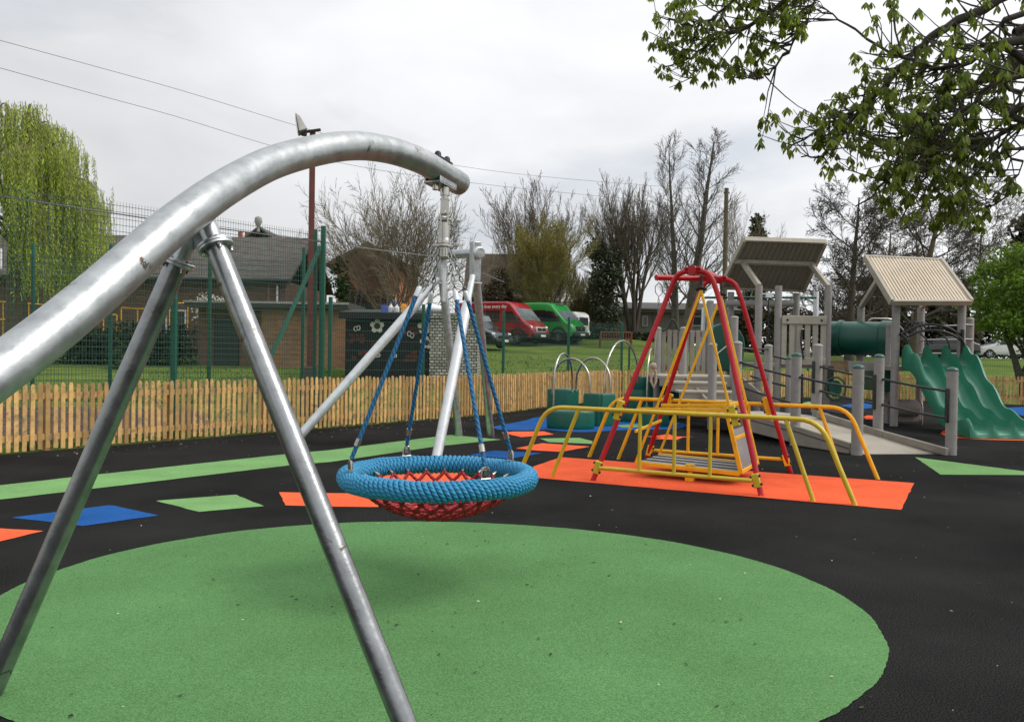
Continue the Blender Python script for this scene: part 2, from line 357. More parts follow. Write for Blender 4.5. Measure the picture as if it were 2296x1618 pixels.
def ground_markings():
    sheet('playground_surface', FENCE + [V((30, 10, 0)), V((14, -9, 0)), V((-12, -9, 0))], 'rubber_black', 0)
    # big round fall zone: outline measured on the photograph, closed by a low-order periodic fit
    N = [(0, 1435.4), (148.4, 1372.4), (335.7, 1327.1), (493.3, 1300.1), (764, 1273.4), (826, 1268.2), (1022.7, 1262.2), (1119, 1262.6), (1308, 1270.4), (1550, 1300), (1644.6, 1320.5), (1856, 1370.5), (2000.7, 1420.6), (2108, 1483.7), (2156.5, 1552.3), (2138, 1630), (2060, 1704.4), (1973, 1748), (0, 1726.6), (52, 1748)]
    g = np.array([G(x * .92581, y * .92581)[:2] for x, y in N]); c = np.array((-.35, 5.0)); d = g - c
    th = np.arctan2(d[:, 1], d[:, 0]); rr = np.hypot(d[:, 0], d[:, 1])
    A = np.stack([np.ones_like(th), np.cos(th), np.sin(th), np.cos(2 * th), np.sin(2 * th)], 1)
    s = np.linalg.lstsq(A, rr, rcond=None)[0]
    pts = []
    for i in range(720):
        t = 2 * PI * i / 720; r = s @ np.array([1, math.cos(t), math.sin(t), math.cos(2 * t), math.sin(2 * t)]) + random.uniform(-.003, .003) + .006 * math.sin(t * 23) * math.sin(t * 7)
        pts.append(V((c[0] + r * math.cos(t), c[1] + r * math.sin(t), 0)))
    sheet('fall_zone_marking', pts, 'rubber_green', .004)
    def patch(m, px, z=.004): sheet('rubber_marking', wob([G(*p) for p in px]), m, z)
    patch('rubber_light_green', [(-320, 1126), (0, 1088), (161, 1070), (642, 1018), (741, 1009), (881, 991), (1010, 975), (1124, 985.5), (979, 1000.7), (876, 1016), (741, 1035.6), (650, 1043), (206, 1096), (0, 1120), (-320, 1170)])
    patch('rubber_blue', [(26, 1160.6), (242, 1133), (258, 1134), (356, 1155.8), (185.5, 1179.3)])
    patch('rubber_orange', [(-160, 1179), (0, 1184.8), (98, 1190.6), (0, 1213.8), (-160, 1258)])
    patch('rubber_light_green', [(350, 1122.9), (529, 1109), (592, 1134.8), (447, 1147.7)])
    patch('rubber_orange', [(626, 1103.5), (741, 1105.7), (905, 1107), (940, 1137.5), (748, 1136), (640, 1133)])
    patch('rubber_orange', [(845, 1076), (880, 1060), (1035, 1060), (1085, 1086), (1000, 1094), (880, 1094)])
    patch('rubber_blue', [(1005, 1122), (1040, 1108), (1165, 1102), (1135, 1117), (1080, 1124)])
    patch('rubber_blue', [(1051, 1020), (1108, 1010), (1216, 1016), (1143, 1028.6)])
    patch('rubber_orange', [(1124, 969.7), (1150, 967.5), (1220, 967), (1242, 973.7), (1169, 980)])
    patch('rubber_light_green', [(1210, 983), (1298.7, 981.6), (1329, 989), (1327.7, 995), (1231, 991)])
    patch('rubber_orange', [(1156, 1005), (1215.6, 993.5), (1323, 1001), (1258, 1013), (1203, 1010)])
    patch('rubber_orange', [(1437, 978.4), (1470, 977.5), (1499.5, 972.8), (1513, 978.4), (1557, 979), (1530, 980.5), (1528, 981.6), (1518, 986), (1468, 983.7), (1485, 980)])
    patch('rubber_orange', [(1195, 1046), (1258, 1025), (2050, 1083), (2020, 1143), (1200, 1071)])
    b = [G(*p) for p in [(1103, 957), (1135, 951), (1180, 942), (1204, 935), (1260, 932), (1330, 934), (1420, 930), (1480, 938), (1520, 947), (1540.6, 954), (1510, 961.5), (1440, 963), (1381, 964.7), (1316, 968.7), (1265, 967), (1220, 963), (1170, 965), (1120, 963)]]
    sheet('rubber_marking', spline(b + b[:1], 4)[:-1], 'rubber_blue', .004)
    patch('rubber_light_green', [(1378, 954), (1430, 951), (1455, 955), (1442, 958), (1395, 958.5)], .008)
    patch('rubber_light_green', [(2052, 1025), (2296, 1056.5), (2480, 1066), (2108, 1064)])
    b = [G(*p) for p in [(2108, 972), (2125, 963), (2200, 955), (2330, 948), (2450, 952), (2480, 968), (2400, 983), (2296, 987), (2200, 985), (2130, 979)]]
    sheet('rubber_marking', spline(b + b[:1], 4)[:-1], 'rubber_orange', .004)
    patch('rubber_blue', [(2215, 916), (2296, 912), (2470, 914), (2470, 936), (2296, 932)])
    patch('rubber_blue', [(1883.5, 909), (1940, 900), (1968, 902), (1972, 912), (1940, 916), (1915, 915)])
    patch('rubber_orange', [(1936, 934), (1945, 931), (1972, 933), (1972, 940), (1941, 940)])
    patch('rubber_light_green', [(1790, 905), (1815, 900), (1828, 908), (1800, 914)])
    # court beyond the picket fence, parking ground behind the bank
    sheet('court_surface', [V((-24, 6)), V((-13.2, 4.7)), V((-7.6, 12.0)), V((-5.2, 15.1)), V((-7.5, 19.6)), V((-24, 20.4))], 'tarmac_maroon', 0)
    b = MB(); n = 14
    for i in range(n + 1):
        x = lerp(-14, 4.2, i / n)
        for y in (50.6, 54, 57.5): b.v.append((x, y, hgt(x, y) + .01))
    for i in range(n):
        for j in range(2): b.f.append((i * 3 + j, i * 3 + 3 + j, i * 3 + 4 + j, i * 3 + 1 + j))
    struct(b.build('car_park', 'asphalt', None, 60))
build_ground(); ground_markings()
def litter():
    b = MB(); w = MB()
    def bit(bb, p, l, wd, z):
        a = random.uniform(0, PI); d = V((math.cos(a), math.sin(a), 0)); e = V((-d.y, d.x, 0))
        p = V((p.x, p.y, z)); q = [p - d * l, p - e * wd + d * l * random.uniform(-.3, .3), p + d * l, p + e * wd]
        bb.add([v + V((0, 0, random.uniform(0, .006))) for v in q], [(0, 1, 2, 3)])
    for i in range(430):
        p = V((random.gauss(-.1, 1.7), random.uniform(3.0, 8.2), 0)); l = random.choice([.004, .006, .007, .010, .017]); bit(b, p, l, l * random.uniform(.25, .6), .009)
    for i in range(420):
        p = V((random.uniform(-7, 12), random.uniform(3, 19), 0)); l = random.uniform(.004, .013); bit(w, p, l, l * .5, .012)
    for i in range(130):
        t = random.random(); p = FENCE[1].lerp(FENCE[2], t) + V((random.uniform(.15, .9), -random.uniform(.1, .5), 0)); l = random.uniform(.006, .018); bit(w, p, l, l * .4, .012)
    for nm, x, m in (('leaf_litter', b, 'litter_dark'), ('petal_litter', w, 'litter_pale')):
        o = x.build(nm, m, None, smooth=False); o['kind'] = 'stuff'; tag(o, 'dark leaf crumbs scattered over the green rubber circle' if x is b else 'pale petal specks scattered over the black rubber surface', 'litter')
litter()

# ------------------------------------------------------------------ picket fences and mesh fences
def along(path, step):
    out = []; carry = 0.
    for a, b in zip(path, path[1:]):
        L = (b - a).length; s = carry
        while s < L: out.append((a.lerp(b, s / L), (b - a).normalized())); s += step
        carry = s - L
    return out
def picket_fence(path, label, h=.95, step=.102):
    base = path[0]; t = thing('picket_fence', label, 'fence', base); b = MB()
    for p, d in along(path, step):
        n = V((d.y, -d.x, 0)); w = .029; hh = h + random.uniform(-.022, .018); tk = .02
        lean = d * random.uniform(-.008, .008); z0 = .03 + random.uniform(-.015, .015)
        prof = [(-w, z0), (w, z0), (w, hh - .045), (w * .75, hh - .018), (w * .35, hh), (-w * .35, hh), (-w * .75, hh - .018), (-w, hh - .045)]
        b.prism([p + d * x + lean * (z / h) + V((0, 0, z)) + n * .0 for x, z in prof], n * tk)
    b.build('picket_panel', 'picket_wood', t, 30)
    for z in (.2, .77):
        r = MB()
        for a, c in zip(path, path[1:]):
            n = (c - a).normalized(); n = V((-n.y, n.x, 0)) * .022
            r.beam(a + n + V((0, 0, z)), c + n + V((0, 0, z)), .038, .085)
        r.build('fence_rail', 'picket_wood', t)
    for p, d in along(path, 1.8):
        n = V((-d.y, d.x, 0)) * .09
        MB().box(p + n + V((0, 0, .46)), (.09, .09, .92), math.atan2(d.y, d.x)).build('fence_post', 'rail_wood', t)
picket_fence(FENCE[:5], 'timber picket fence running from the left edge past the silver swing')
picket_fence(FENCE[4:], 'timber picket fence at the back behind the climbing towers and slide')

def mesh_bay(b, a, c, h, z0=.06, vs=.05, hs=.2, r=.0028):
    L = (c - a).length; n = max(1, int(L / vs)); d = (c - a).normalized()
    def wire(p, q, rr):
        dd = (q - p).normalized(); u, w = perp(dd); k = len(b.v)
        for e in (p, q):
            for s, tt in ((1, 0), (0, 1), (-1, 0), (0, -1)): b.v.append(tuple(e + u * s * rr + w * tt * rr))
        for j in range(4): b.f.append((k + j, k + (j + 1) % 4, k + 4 + (j + 1) % 4, k + 4 + j))
    for i in range(n + 1):
        p = a.lerp(c, i / n); wire(p + V((0, 0, z0)), p + V((0, 0, h)), r)
    z = z0
    nn = V((-d.y, d.x, 0)) * .006
    while z <= h + .001:
        wire(a + nn + V((0, 0, z)), c + nn + V((0, 0, z)), r * 1.35); z += hs
def mesh_fence(label, posts, hp, hm, pw=.07, wire_h=None, hs=.1, rw=.0028, vs=.05):
    base = V((posts[0].x, posts[0].y, hgt(posts[0].x, posts[0].y))); t = thing('mesh_fence', label, 'fence', base)
    for p in posts:
        z = hgt(p.x, p.y); MB().box((p.x, p.y, z + hp / 2 - .1), (pw, pw, hp + .2)).build('fence_post', 'fence_green', t, bevel=.004)
    for a, c in zip(posts, posts[1:]):
        b = MB(); za, zc = hgt(a.x, a.y), hgt(c.x, c.y); d = (c - a).normalized(); n = V((d.y, -d.x, 0)) * (pw / 2 + .008)
        mesh_bay(b, a + n + V((0, 0, za)), c + n + V((0, 0, zc)), hm, hs=hs, r=rw, vs=vs); b.build('mesh_panel', 'fence_wire', t, smooth=False)
    return t
def courtline(px):
    X = (px - 1148) / 1857; Y = 20.9 / (1 - 1.29 * X); return V((X * Y, Y, 0))
mf = mesh_fence('tall green ball court mesh fence with a braced corner post, behind the left pickets', [V((-11.6, 5.95, 0)), V((-9.6, 8.5, 0)), courtline(390), courtline(720)], 3.15, 3.72, .085)
cp_ = courtline(720)
MB().box(cp_ + V((-.14, .02, 1.9)), (.06, .06, 3.8)).build('fence_post', 'fence_green', mf, bevel=.004)
MB().box(cp_ + V((.02, -.02, 1.93)), (.085, .085, 3.86)).build('fence_post', 'fence_green', mf, bevel=.004)
br = courtline(556)
MB().beam(cp_ + V((-.03, -.06, 3.45)), br + V((0, -.08, .35)), .055, .06).build('brace', 'fence_green', mf)
MB().tube([courtline(-60) + V((0, -.06, 3.55)), courtline(390) + V((0, -.06, 3.52)), cp_ + V((0, -.06, 3.55)), P(860, 562, 19.), P(1000, 578, 20.5), courtline(1128) + V((0, 0, 3.2))], .011, 5).build('tension_cable', 'cable', mf)
mesh_fence('green mesh fence with slim posts across the court in front of the willow', [V((-14.6, 17.2, 0)), V((-12.2, 17.1, 0)), V((-9.84, 17, 0)), V((-8.25, 17, 0)), V((-6.22, 17, 0)), V((-4.3, 17, 0))], 3.55, 3.3, .062, hs=.1)
mesh_fence('head high green mesh fence behind the middle pickets, below the parked minibuses', [cp_ + V((.15, .1, 0)), courtline(948), courtline(1128), V((1.62, 23.9, 0)), V((3.62, 27.4, 0))], 2.5, 2.42, .07, hs=.2)
mesh_fence('low dark green mesh fence behind the back pickets', [V((3.9, 27.6, 0)), V((7.2, 29.2, 0)), V((10.9, 30.5, 0)), V((13.4, 29.6, 0)), V((16, 28.5, 0)), V((19.8, 26.6, 0)), V((24, 24.4, 0))], 1.7, 1.62, .06, hs=.2)

def grass_blades():
    b = MB(); rr = random.Random(3)
    for i in range(15000):
        u = rr.random(); y = 21.6 + 20 * u * u; x = rr.uniform(-13.5, 13) if y < 30 or rr.random() < .6 else rr.uniform(2, 24)
        if y < float(np.interp(x, [p.x for p in FENCE[1:]], [p.y for p in FENCE[1:]])) + .3: continue
        z = hgt(x, y) - .015; a = rr.uniform(0, PI); w = rr.uniform(.012, .03); h = rr.uniform(.05, .13); dx, dy = math.cos(a) * w, math.sin(a) * w
        b.add([(x - dx, y - dy, z), (x + dx, y + dy, z), (x + rr.uniform(-.05, .05), y + rr.uniform(-.05, .05), z + h)], [(0, 1, 2)])
    for k in range(5200):
        t = rr.random() ** 1.0 * (len(FENCE) - 3) + 1; i = int(t); p = FENCE[i].lerp(FENCE[i + 1], t - i); d = (FENCE[i + 1] - FENCE[i]).normalized(); q = p + V((-d.y, d.x, 0)) * rr.uniform(.1, .9)
        a = rr.uniform(0, PI); w = .012; h = rr.uniform(.06, .20); dx, dy = math.cos(a) * w, math.sin(a) * w; z = hgt(q.x, q.y) - .015
        b.add([(q.x - dx, q.y - dy, z), (q.x + dx, q.y + dy, z), (q.x + rr.uniform(-.06, .06), q.y + rr.uniform(-.06, .06), z + h)], [(0, 1, 2)])
    o = b.build('grass_tufts', 'grass', None, smooth=False); o['kind'] = 'stuff'; tag(o, 'loose grass tufts along the foot of the fences and over the lawn bank', 'grass')
grass_blades()

# ------------------------------------------------------------------ arched swing frame and its basket
def bolt(b, p, d, r=.011, h=.016): b.cyl(p, V(p) + V(d).normalized() * h, r, n=6)
def arched_frame():
    t = thing('arched_swing_frame', 'big galvanised steel arch on two splayed legs that carries the blue basket seat', 'swing frame', (-1.9, 2.2, 0))
    ctl = [V((-2.3, .35, -.05)), V((-1.93, 1.45, .72)), P(35, 804, 2.55), P(400, 496, 3.23), P(547, 396, 3.7), P(650, 352, 4.05), P(772, 328, 4.43), P(860, 334, 4.75), P(937, 358, 5.02), P(985, 385, 5.23), P(1028, 410, 5.45)]
    cl = spline(ctl, 10); e = cl[-1]; d = (cl[-1] - cl[-4]).normalized()
    rr = [.0775] * len(cl) + [.076, .066, .045, .012]
    cl += [e + d * .018, e + d * .034, e + d * .045, e + d * .05]
    MB().tube(cl, rr, 36).build('arch_tube', 'galvanised', t, 50)
    # leg sockets, flanges, legs
    ax = min(cl, key=lambda p: (p - P(462, 462, 3.38)).length)
    top = P(483, 552, 3.42); foot = V((-.30, 3.0, -.03)); dirR = (foot - top).normalized()
    topL = P(398, 588, 3.5); footL = V((-2.21, 3.5, -.03)); dirL = (footL - topL).normalized()
    for tp, ft, dr, nm in ((top, foot, dirR, 0), (topL, footL, dirL, 1)):
        st = tp - dr * (.2 if nm == 0 else .12)
        MB().cyl(st, tp, .040, n=24).build('leg_socket', 'galvanised_clean', t)
        MB().cyl(tp - dr * .012, tp, .072, n=32).cyl(tp + dr * .001, tp + dr * .013, .072, n=32).build('flange', 'galvanised_clean', t, bevel=.002)
        u, w = perp(dr)
        for k in range(4):
            a = k * PI / 2 + .6; q = tp + (u * math.cos(a) + w * math.sin(a)) * .057
            bb = MB(); bolt(bb, q + dr * .013, dr, .010, .012); bb.cyl(q + dr * .025, q + dr * .034, .0075, n=10); bolt(bb, q - dr * .012, -dr, .010, .008)
            bb.build('bolt', 'stainless', t)
        L = MB(); L.tube([tp + dr * .013, tp.lerp(ft, .5), ft], .0455, 28); L.build('leg', 'galvanised_dark', t, 50)
    MB().beam(top + V((-.03, 0, .09)), topL + V((.03, 0, .09)), .10, .012, up=V((0, 1, .3))).build('gusset', 'galvanised_clean', t)
    # clamp saddle round the arch end
    piv = P(994, 400, 5.25); n_ = min(range(len(cl)), key=lambda i: (cl[i] - P(992, 390, 5.25)).length)
    pc = cl[n_]; ta = (cl[n_ + 2] - cl[n_ - 2]).normalized(); side = ta.cross(V((0, 0, 1))).normalized(); up = side.cross(ta).normalized()
    M = Matrix((ta, side, up)).transposed()
    tp = MB(); tp.box(pc + up * .083, (.17, .06, .012), M=M); tp.build('saddle_plate', 'dark_steel', t, bevel=.003)
    for s in (-.055, .055):
        cpp = pc + up * .089 + ta * s
        MB().lathe(cpp, [(.022, 0), (.022, .012), (.019, .025), (.011, .033), (.002, .035)], 14, up).build('bolt_cap', 'black_plastic', t)
    ub = MB(); ub.box(pc - up * .083, (.20, .12, .012), M=M)
    for s in (-1, 1): ub.box(pc - up * .072 + side * s * .054, (.20, .012, .04), M=M)
    ub.build('saddle_bracket', 'galvanised_clean', t, bevel=.002)
    for s in (-.055, .055): MB().cyl(pc - up * .089 + ta * s, pc - up * .125 + ta * s, .020, n=12).build('nut', 'stainless', t)
    return pc - up * .09
HANG = arched_frame()
def basket():
    c = P(983, 1068, 5.25); cx, cy, zr = c.x, c.y, c.z
    top = V((cx + .015, cy, HANG.z - .02))
    t = thing('basket_swing', 'round basket seat wound in blue rope with a red rope net, hanging from the arch', 'basket swing', (cx, cy, zr))
    RR, rt = .572, .050
    # swivel joint
    h = MB(); h.cyl(top + V((0, 0, .03)), top - V((0, 0, .035)), .030, n=20); h.cyl(top - V((0, 0, .035)), top - V((0, 0, .055)), .022, n=20); h.build('swivel_bolt', 'stainless', t)
    k = MB(); z0 = top.z - .055
    for s in (-1, 1): k.box((top.x, top.y + s * .022, z0 - .05), (.05, .010, .10)); k.box((top.x + s * .022, top.y, z0 - .125), (.010, .05, .09))
    k.box((top.x, top.y, z0 - .005), (.055, .055, .012)); k.box((top.x, top.y, z0 - .085), (.052, .05, .03))
    k.cyl((top.x, top.y - .045, z0 - .09), (top.x, top.y + .045, z0 - .09), .012, n=10); k.cyl((top.x - .04, top.y, z0 - .13), (top.x + .04, top.y, z0 - .13), .012, n=10)
    k.build('clevis', 'stainless', t, bevel=.002)
    zc = z0 - .165
    MB().lathe((top.x, top.y, 0), [(.026, zc + .02), (.034, zc + .015), (.034, zc - .085), (.036, zc - .088), (.039, zc - .095), (.039, zc - .115), (.03, zc - .118), (.03, zc - .125), (.059, zc - .127), (.059, zc - .137), (.024, zc - .139), (.024, zc - .20), (.015, zc - .205)], 28).build('bearing', 'stainless', t, 30)
    zd = zc - .15
    # ring: core and the rope wound round it
    core = MB(); core.tube([V((cx + RR * math.cos(a), cy + RR * math.sin(a), zr)) for a in np.linspace(0, 2 * PI, 65)[:-1]], rt - .006, 12, closed=True)
    ring = core.build('ring', 'rope_ring', t, 60)
    wnd = MB(); N = 112; S = 18; pts = []
    for i in range(N * S):
        a = 2 * PI * i / (N * S); ph = -2 * PI * i / S; a -= .042 * math.sin(ph); jit = .0018 * math.sin(i * .37) + .0015 * math.sin(i * .05)
        r2 = rt + jit; rr = RR + r2 * math.cos(ph); pts.append(V((cx + rr * math.cos(a), cy + rr * math.sin(a), zr + r2 * math.sin(ph))))
    wnd.tube(pts, .0152, 8, closed=True, uv=True); wnd.build('wound_rope', 'rope_ring', ring, 80)
    # ropes with chains
    angs = [R(207), R(118), R(303), R(37)]
    tops = [P(940, 646, 5.12), P(967, 660, 5.36), P(1021, 656, 5.14), P(1044, 656, 5.36)]
    for a, tp in zip(angs, tops):
        q = V((cx + RR * math.cos(a), cy + RR * math.sin(a), zr + rt + .012)); inw = V((math.cos(a), math.sin(a), 0))
        sh = MB(); tg = V((-inw.y, inw.x, 0))
        sh.tube([q + tg * .022 - V((0, 0, .04)), q + tg * .022 + V((0, 0, .045)), q + tg * .018 + V((0, 0, .062)), q + V((0, 0, .072)), q - tg * .018 + V((0, 0, .062)), q - tg * .022 + V((0, 0, .045)), q - tg * .022 - V((0, 0, .04))], .0075, 8)
        sh.cyl(q + tg * .032 + V((0, 0, .0)), q - tg * .032 + V((0, 0, .0)), .010, n=10); sh.cyl(q + inw * .0 + V((0, 0, .02)), q + V((0, 0, .055)), .016, n=12)
        sh.build('shackle', 'stainless', t)
        b0 = q + V((0, 0, .06)); d = (tp - b0).normalized()
        rp = MB(); rp.tube([b0 + d * .02, b0.lerp(tp, .35), tp - d * .02], .0135, 10, uv=True); rope = rp.build('hanging_rope', 'rope_blue', t, 60)
        MB().tube([b0 + d * .10, b0 + d * .145], .0185, 12).build('ferrule', 'stainless', rope)
        MB().tube([tp - d * .055, tp, tp + d * .012], [.0175, .0175, .012], 12).build('ferrule', 'pale_steel', rope)
        at = V((top.x, top.y, zd)) + V((tp.x - top.x, tp.y - top.y, 0)).normalized() * .052
        ch = MB(); L = (at - tp).length; n = int(L / .034); dd = (at - tp).normalized(); u, w = perp(dd)
        for i in range(n):
            m = tp + dd * (L * (i + .5) / n); e = u if i % 2 else w; ring_ = []
            for s_ in range(10):
                an = 2 * PI * s_ / 10; ring_.append(m + dd * (.0225 * math.cos(an)) + e * (.0115 * math.sin(an)))
            ch.tube(ring_, .0042, 5, closed=True)
        ch.build('chain', 'chain_steel', t, 80)
    # net
    n = 24; Rn = .515; dep = .225
    def zz(r): return zr - .03 - dep * (1 - (r / Rn) ** 2) ** .8
    rings = [(.455, 24), (.385, 24), (.315, 24), (.245, 12), (.17, 12), (.09, 6)]
    net = MB(); fer = MB(); prev = []
    def pt(r, i, m, off): a = 2 * PI * (i + off) / m; return V((cx + r * math.cos(a), cy + r * math.sin(a), zz(r)))
    for i in range(n):
        a = 2 * PI * i / n; o = V((cx + (RR - rt * .8) * math.cos(a), cy + (RR - rt * .8) * math.sin(a), zr - .012)); q = V((cx + .475 * math.cos(a), cy + .475 * math.sin(a), zr - .035))
        MB().tube([o, q], .0125, 10).build('net_ferrule', 'stainless', t)
        prev.append(q)
    off = .5
    for ri, (r, m) in enumerate(rings):
        cur = [pt(r, i, m, off) for i in range(m)]; k = len(prev) // m
        for i, p in enumerate(prev):
            if k == 1: js = (i, (i - 1) % m) if off else (i, (i + 1) % m)
            else: js = (i // k % m,)
            for j in js: net.tube([p, p.lerp(cur[j], .5) - V((0, 0, .004)), cur[j]], .0115, 6, uv=True)
        if ri % 2 or ri >= 3: net.tube([pt(r, i / 2, m, off) for i in range(2 * m)], .0105, 6, closed=True, uv=True)
        for p in cur: net.sphere(p, .019, 8, 5)
        prev = cur; off = 0. if off else .5
    net.build('rope_net', 'rope_red', t, 80)
basket()

# ------------------------------------------------------------------ silver swing frame behind
def silver_swing():
    t = thing('silver_swing_frame', 'smaller silver swing frame with square topped posts, standing behind the basket', 'swing frame', (-1.0, 13.3, 0))
    e1 = P(991, 572, 13.9); e2 = P(1066, 567, 13.0); d = (e2 - e1).normalized()
    MB().cyl(e1 - d * .12, e2 + d * .16, .075, n=24).build('crossbeam', 'galvanised_clean', t)
    MB().lathe(e2 + d * .10, [(.09, -.03), (.095, 0), (.095, .035), (.075, .05), (.06, .05)], 24, d).build('end_cap', 'pale_steel', t, 30)
    legs = [(P(990, 590, 13.93), G(1029, 977), 'galvanised_clean', .07, 0), (P(1066, 590, 13.05), G(1101, 981), 'galvanised_clean', .066, 0),
            (P(984, 625, 13.8), V((-3.42, 13.05, 0)), 'pale_steel', .078, 1), (P(1060, 618, 12.9), V((-1.03, 11.55, 0)), 'pale_steel', .078, 1)]
    for a, f, m, r, sock in legs:
        D = (f - a).normalized(); b = MB()
        if sock: b.tube([a, a + D * .40, a + D * .56, f], [.045, .048, r, r * .93], 20)
        else: b.tube([a + V((0, 0, .25)), a + V((0, 0, -.1)) + D * .2, f], [r, r, r * .95], 20)
        b.build('leg', m, t, 50)
    for e in (e1, e2):
        MB().box(e + V((0, 0, -.13)), (.13, .155, .62), math.atan2(d.y, d.x)).build('post_sleeve', 'galvanised', t, bevel=.02)
        MB().box(e + V((0, -.01, -.47)), (.145, .17, .02), math.atan2(d.y, d.x)).build('sleeve_strap', 'pale_steel', t)
    MB().box(P(995, 640, 13.7), (.06, .09, .55), .3).build('fixing_bar', 'pale_steel', t, bevel=.008)
silver_swing()

# ------------------------------------------------------------------ wheelchair swing
def wheelchair_swing():
    A = V((.96, 9.67, 0)); d = V((.89, -.456, 0)).normalized(); n = V((.456, .89, 0)).normalized()
    S = lambda s, k, z: A + d * s + n * k + V((0, 0, z))
    t = thing('wheelchair_swing', 'red and yellow wheelchair swing with a platform, side rails and two red A frames', 'swing', S(.96, 1., 0))
    def aframe(k, kt, s0, s1, off):
        f0, f1 = S(s0, k, -.02), S(s1, k, -.02); ap = S((s0 + s1) / 2 + off, kt, 2.56)
        dd = d * .34; pts = [f0, ap - dd * .86 + V((0, 0, -.37)), ap - dd * .55 + V((0, 0, -.10)), ap + dd * .55 + V((0, 0, -.10)), ap + dd * .86 + V((0, 0, -.37)), f1]
        MB().tube(rounded(pts, .34, 7), .0305, 16).build('a_frame', 'red_paint', t, 50)
        return ap + V((0, 0, -.10))
    a0 = aframe(0, .5, 0, 1.93, .05); a1 = aframe(2.0, 1.72, 0.0, 1.93, .07)
    b = MB(); b.cyl(a0 - n * .06 + V((0, 0, .02)), a1 + n * .06 + V((0, 0, .02)), .045, n=16)
    b.build('top_beam', 'red_paint', t)
    for a in (a0, a1):
        b = MB(); b.cyl(a - n * .055, a + n * .055, .052, n=16)
        for s in (-1, 1): b.box(a + d * s * .07 + V((0, 0, .035)), (.05, .11, .03), math.atan2(d.y, d.x))
        b.build('beam_clamp', 'red_paint', t, bevel=.006)
    pl = P(1474, 622, 10.0); mid = a0.lerp(a1, .55)
    MB().cyl(mid + V((0, 0, -.03)), pl, .034, n=14).build('pull_bar', 'red_paint', t)
    MB().cyl(pl + (pl - mid).normalized() * -.002, pl + (pl - mid).normalized() * .02, .037, n=14).build('end_cap', 'red_paint', t)
    # rails
    def rail(k, z, s0, s1, m, lean):
        f0, f1 = S(s0, k - lean, -.02), S(s1, k - lean, -.02)
        MB().tube(rounded([f0, S(s0 + .36, k, z), S(s1 - .36, k, z), f1], .22, 6), .026, 14).build('hand_rail', m, t, 50)
        for s, ds in ((s0 + .78, -.34), (s1 - .70, .30)): MB().cyl(S(s, k, z), S(s + ds, k - lean, -.02), .0235, n=12).build('rail_leg', m, t)
        MB().cyl(S(.10, k, .16), S(1.83, k, .16), .0235, n=12).build('lower_bar', m, t)
        for s in (.58, .98, 1.38): MB().cyl(S(s, k, .16), S(s, k, z), .021, n=12).build('baluster', m, t)
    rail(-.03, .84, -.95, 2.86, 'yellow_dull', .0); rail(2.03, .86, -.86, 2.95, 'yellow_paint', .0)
    for k, sg in ((0, 1), (2.0, -1)):
        for s, z, ds in ((.31, .84, .16), (1.62, .84, -.16), (.06, .16, .16), (1.87, .16, -.16)):
            kk = k + (.5 if k == 0 else -.5) * z / 2.46 * .9; dr = V(d) * ds * 1.6 + V((0, 0, 1)); dr.normalize()
            m = 'yellow_dull' if k == 0 else 'yellow_paint'
            p = S(s, k + sg * .012, z); L = .115 if z > .5 else .075
            M = Matrix((d, n, V((0, 0, 1)))).transposed() @ Matrix.Rotation(math.atan2(ds * 1.6, 1) * 1.05, 3, 'Y')
            br = MB().box(p, (.075, .07, L * 2), M=M).build('rail_clamp', m, t, bevel=.008)
            for zz in (-.6, .6):
                for sx in (-1, 1):
                    q = p + M @ V((sx * .044, -.02, zz * L)); bb = MB(); bb.sphere(q, .017, 8, 6); bb.build('bolt_cap', 'black_plastic', br)
    # gondola
    k0, k1, zp = .55, 1.5, .17
    top0, top1 = S(1.10, .55, 2.24), S(1.10, 1.55, 2.24)
    for k, tp, m in ((k0, top0, 'yellow_paint'), (k1, top1, 'yellow_paint')):
        for s, z in ((.34, zp), (1.46, .86)):
            e = S(s, k, z); MB().beam(tp, e, .029, .029, up=n).build('hanger', m, t, bevel=.006)
        MB().beam(S(.36, k, .82), S(1.46, k, .86), .03, .045).build('side_bar', m, t, bevel=.006)
        MB().beam(S(.34, k, zp), S(1.58, k, zp - .03), .035, .05).build('platform_edge', m, t, bevel=.006)
        hb = MB(); hb.cyl(tp + V((0, 0, -.02)), tp + V((0, 0, .17)), .014, n=8)
        for s in (-1, 1): hb.sphere(tp + d * s * .045 + V((0, 0, .015)), .026, 8, 6)
        hb.sphere(tp + V((0, 0, .03)), .03, 8, 6); hb.build('hanger_joint', 'black_plastic', t)
    MB().beam(S(.33, k0, .55), S(.36, k1, .62), .025, .035).build('guard_bar', 'yellow_paint', t, bevel=.006)
    p = MB(); p.beam(S(.36, .5 * (k0 + k1), zp), S(1.55, .5 * (k0 + k1), zp - .03), k1 - k0 - .03, .025); p.build('platform', 'deck_mat', t)
    for i in range(4):
        kk = lerp(k0 + .12, k1 - .12, i / 3); MB().beam(S(.37, kk, zp + .016), S(1.54, kk, zp - .014), .035, .006).build('grip_strip', 'stripe_white', t)
    # raised ramp flap
    r0, r1 = S(1.60, 0, .14), S(1.40, 0, .93)
    for k in (k0, k1): MB().beam(r0 + n * k, r1 + n * k, .035, .05, up=d).build('flap_frame', 'yellow_paint', t, bevel=.006)
    for z in (0.03, .5, .97): MB().beam(r0.lerp(r1, z) + n * k0, r0.lerp(r1, z) + n * k1, .045, .05, up=d).build('flap_bar', 'yellow_paint', t, bevel=.006)
    MB().beam(r0.lerp(r1, .03) + n * (k0 + k1) / 2, r0.lerp(r1, .62) + n * (k0 + k1) / 2, k1 - k0 - .04, .02, up=d).build('flap_plate', 'alloy', t)
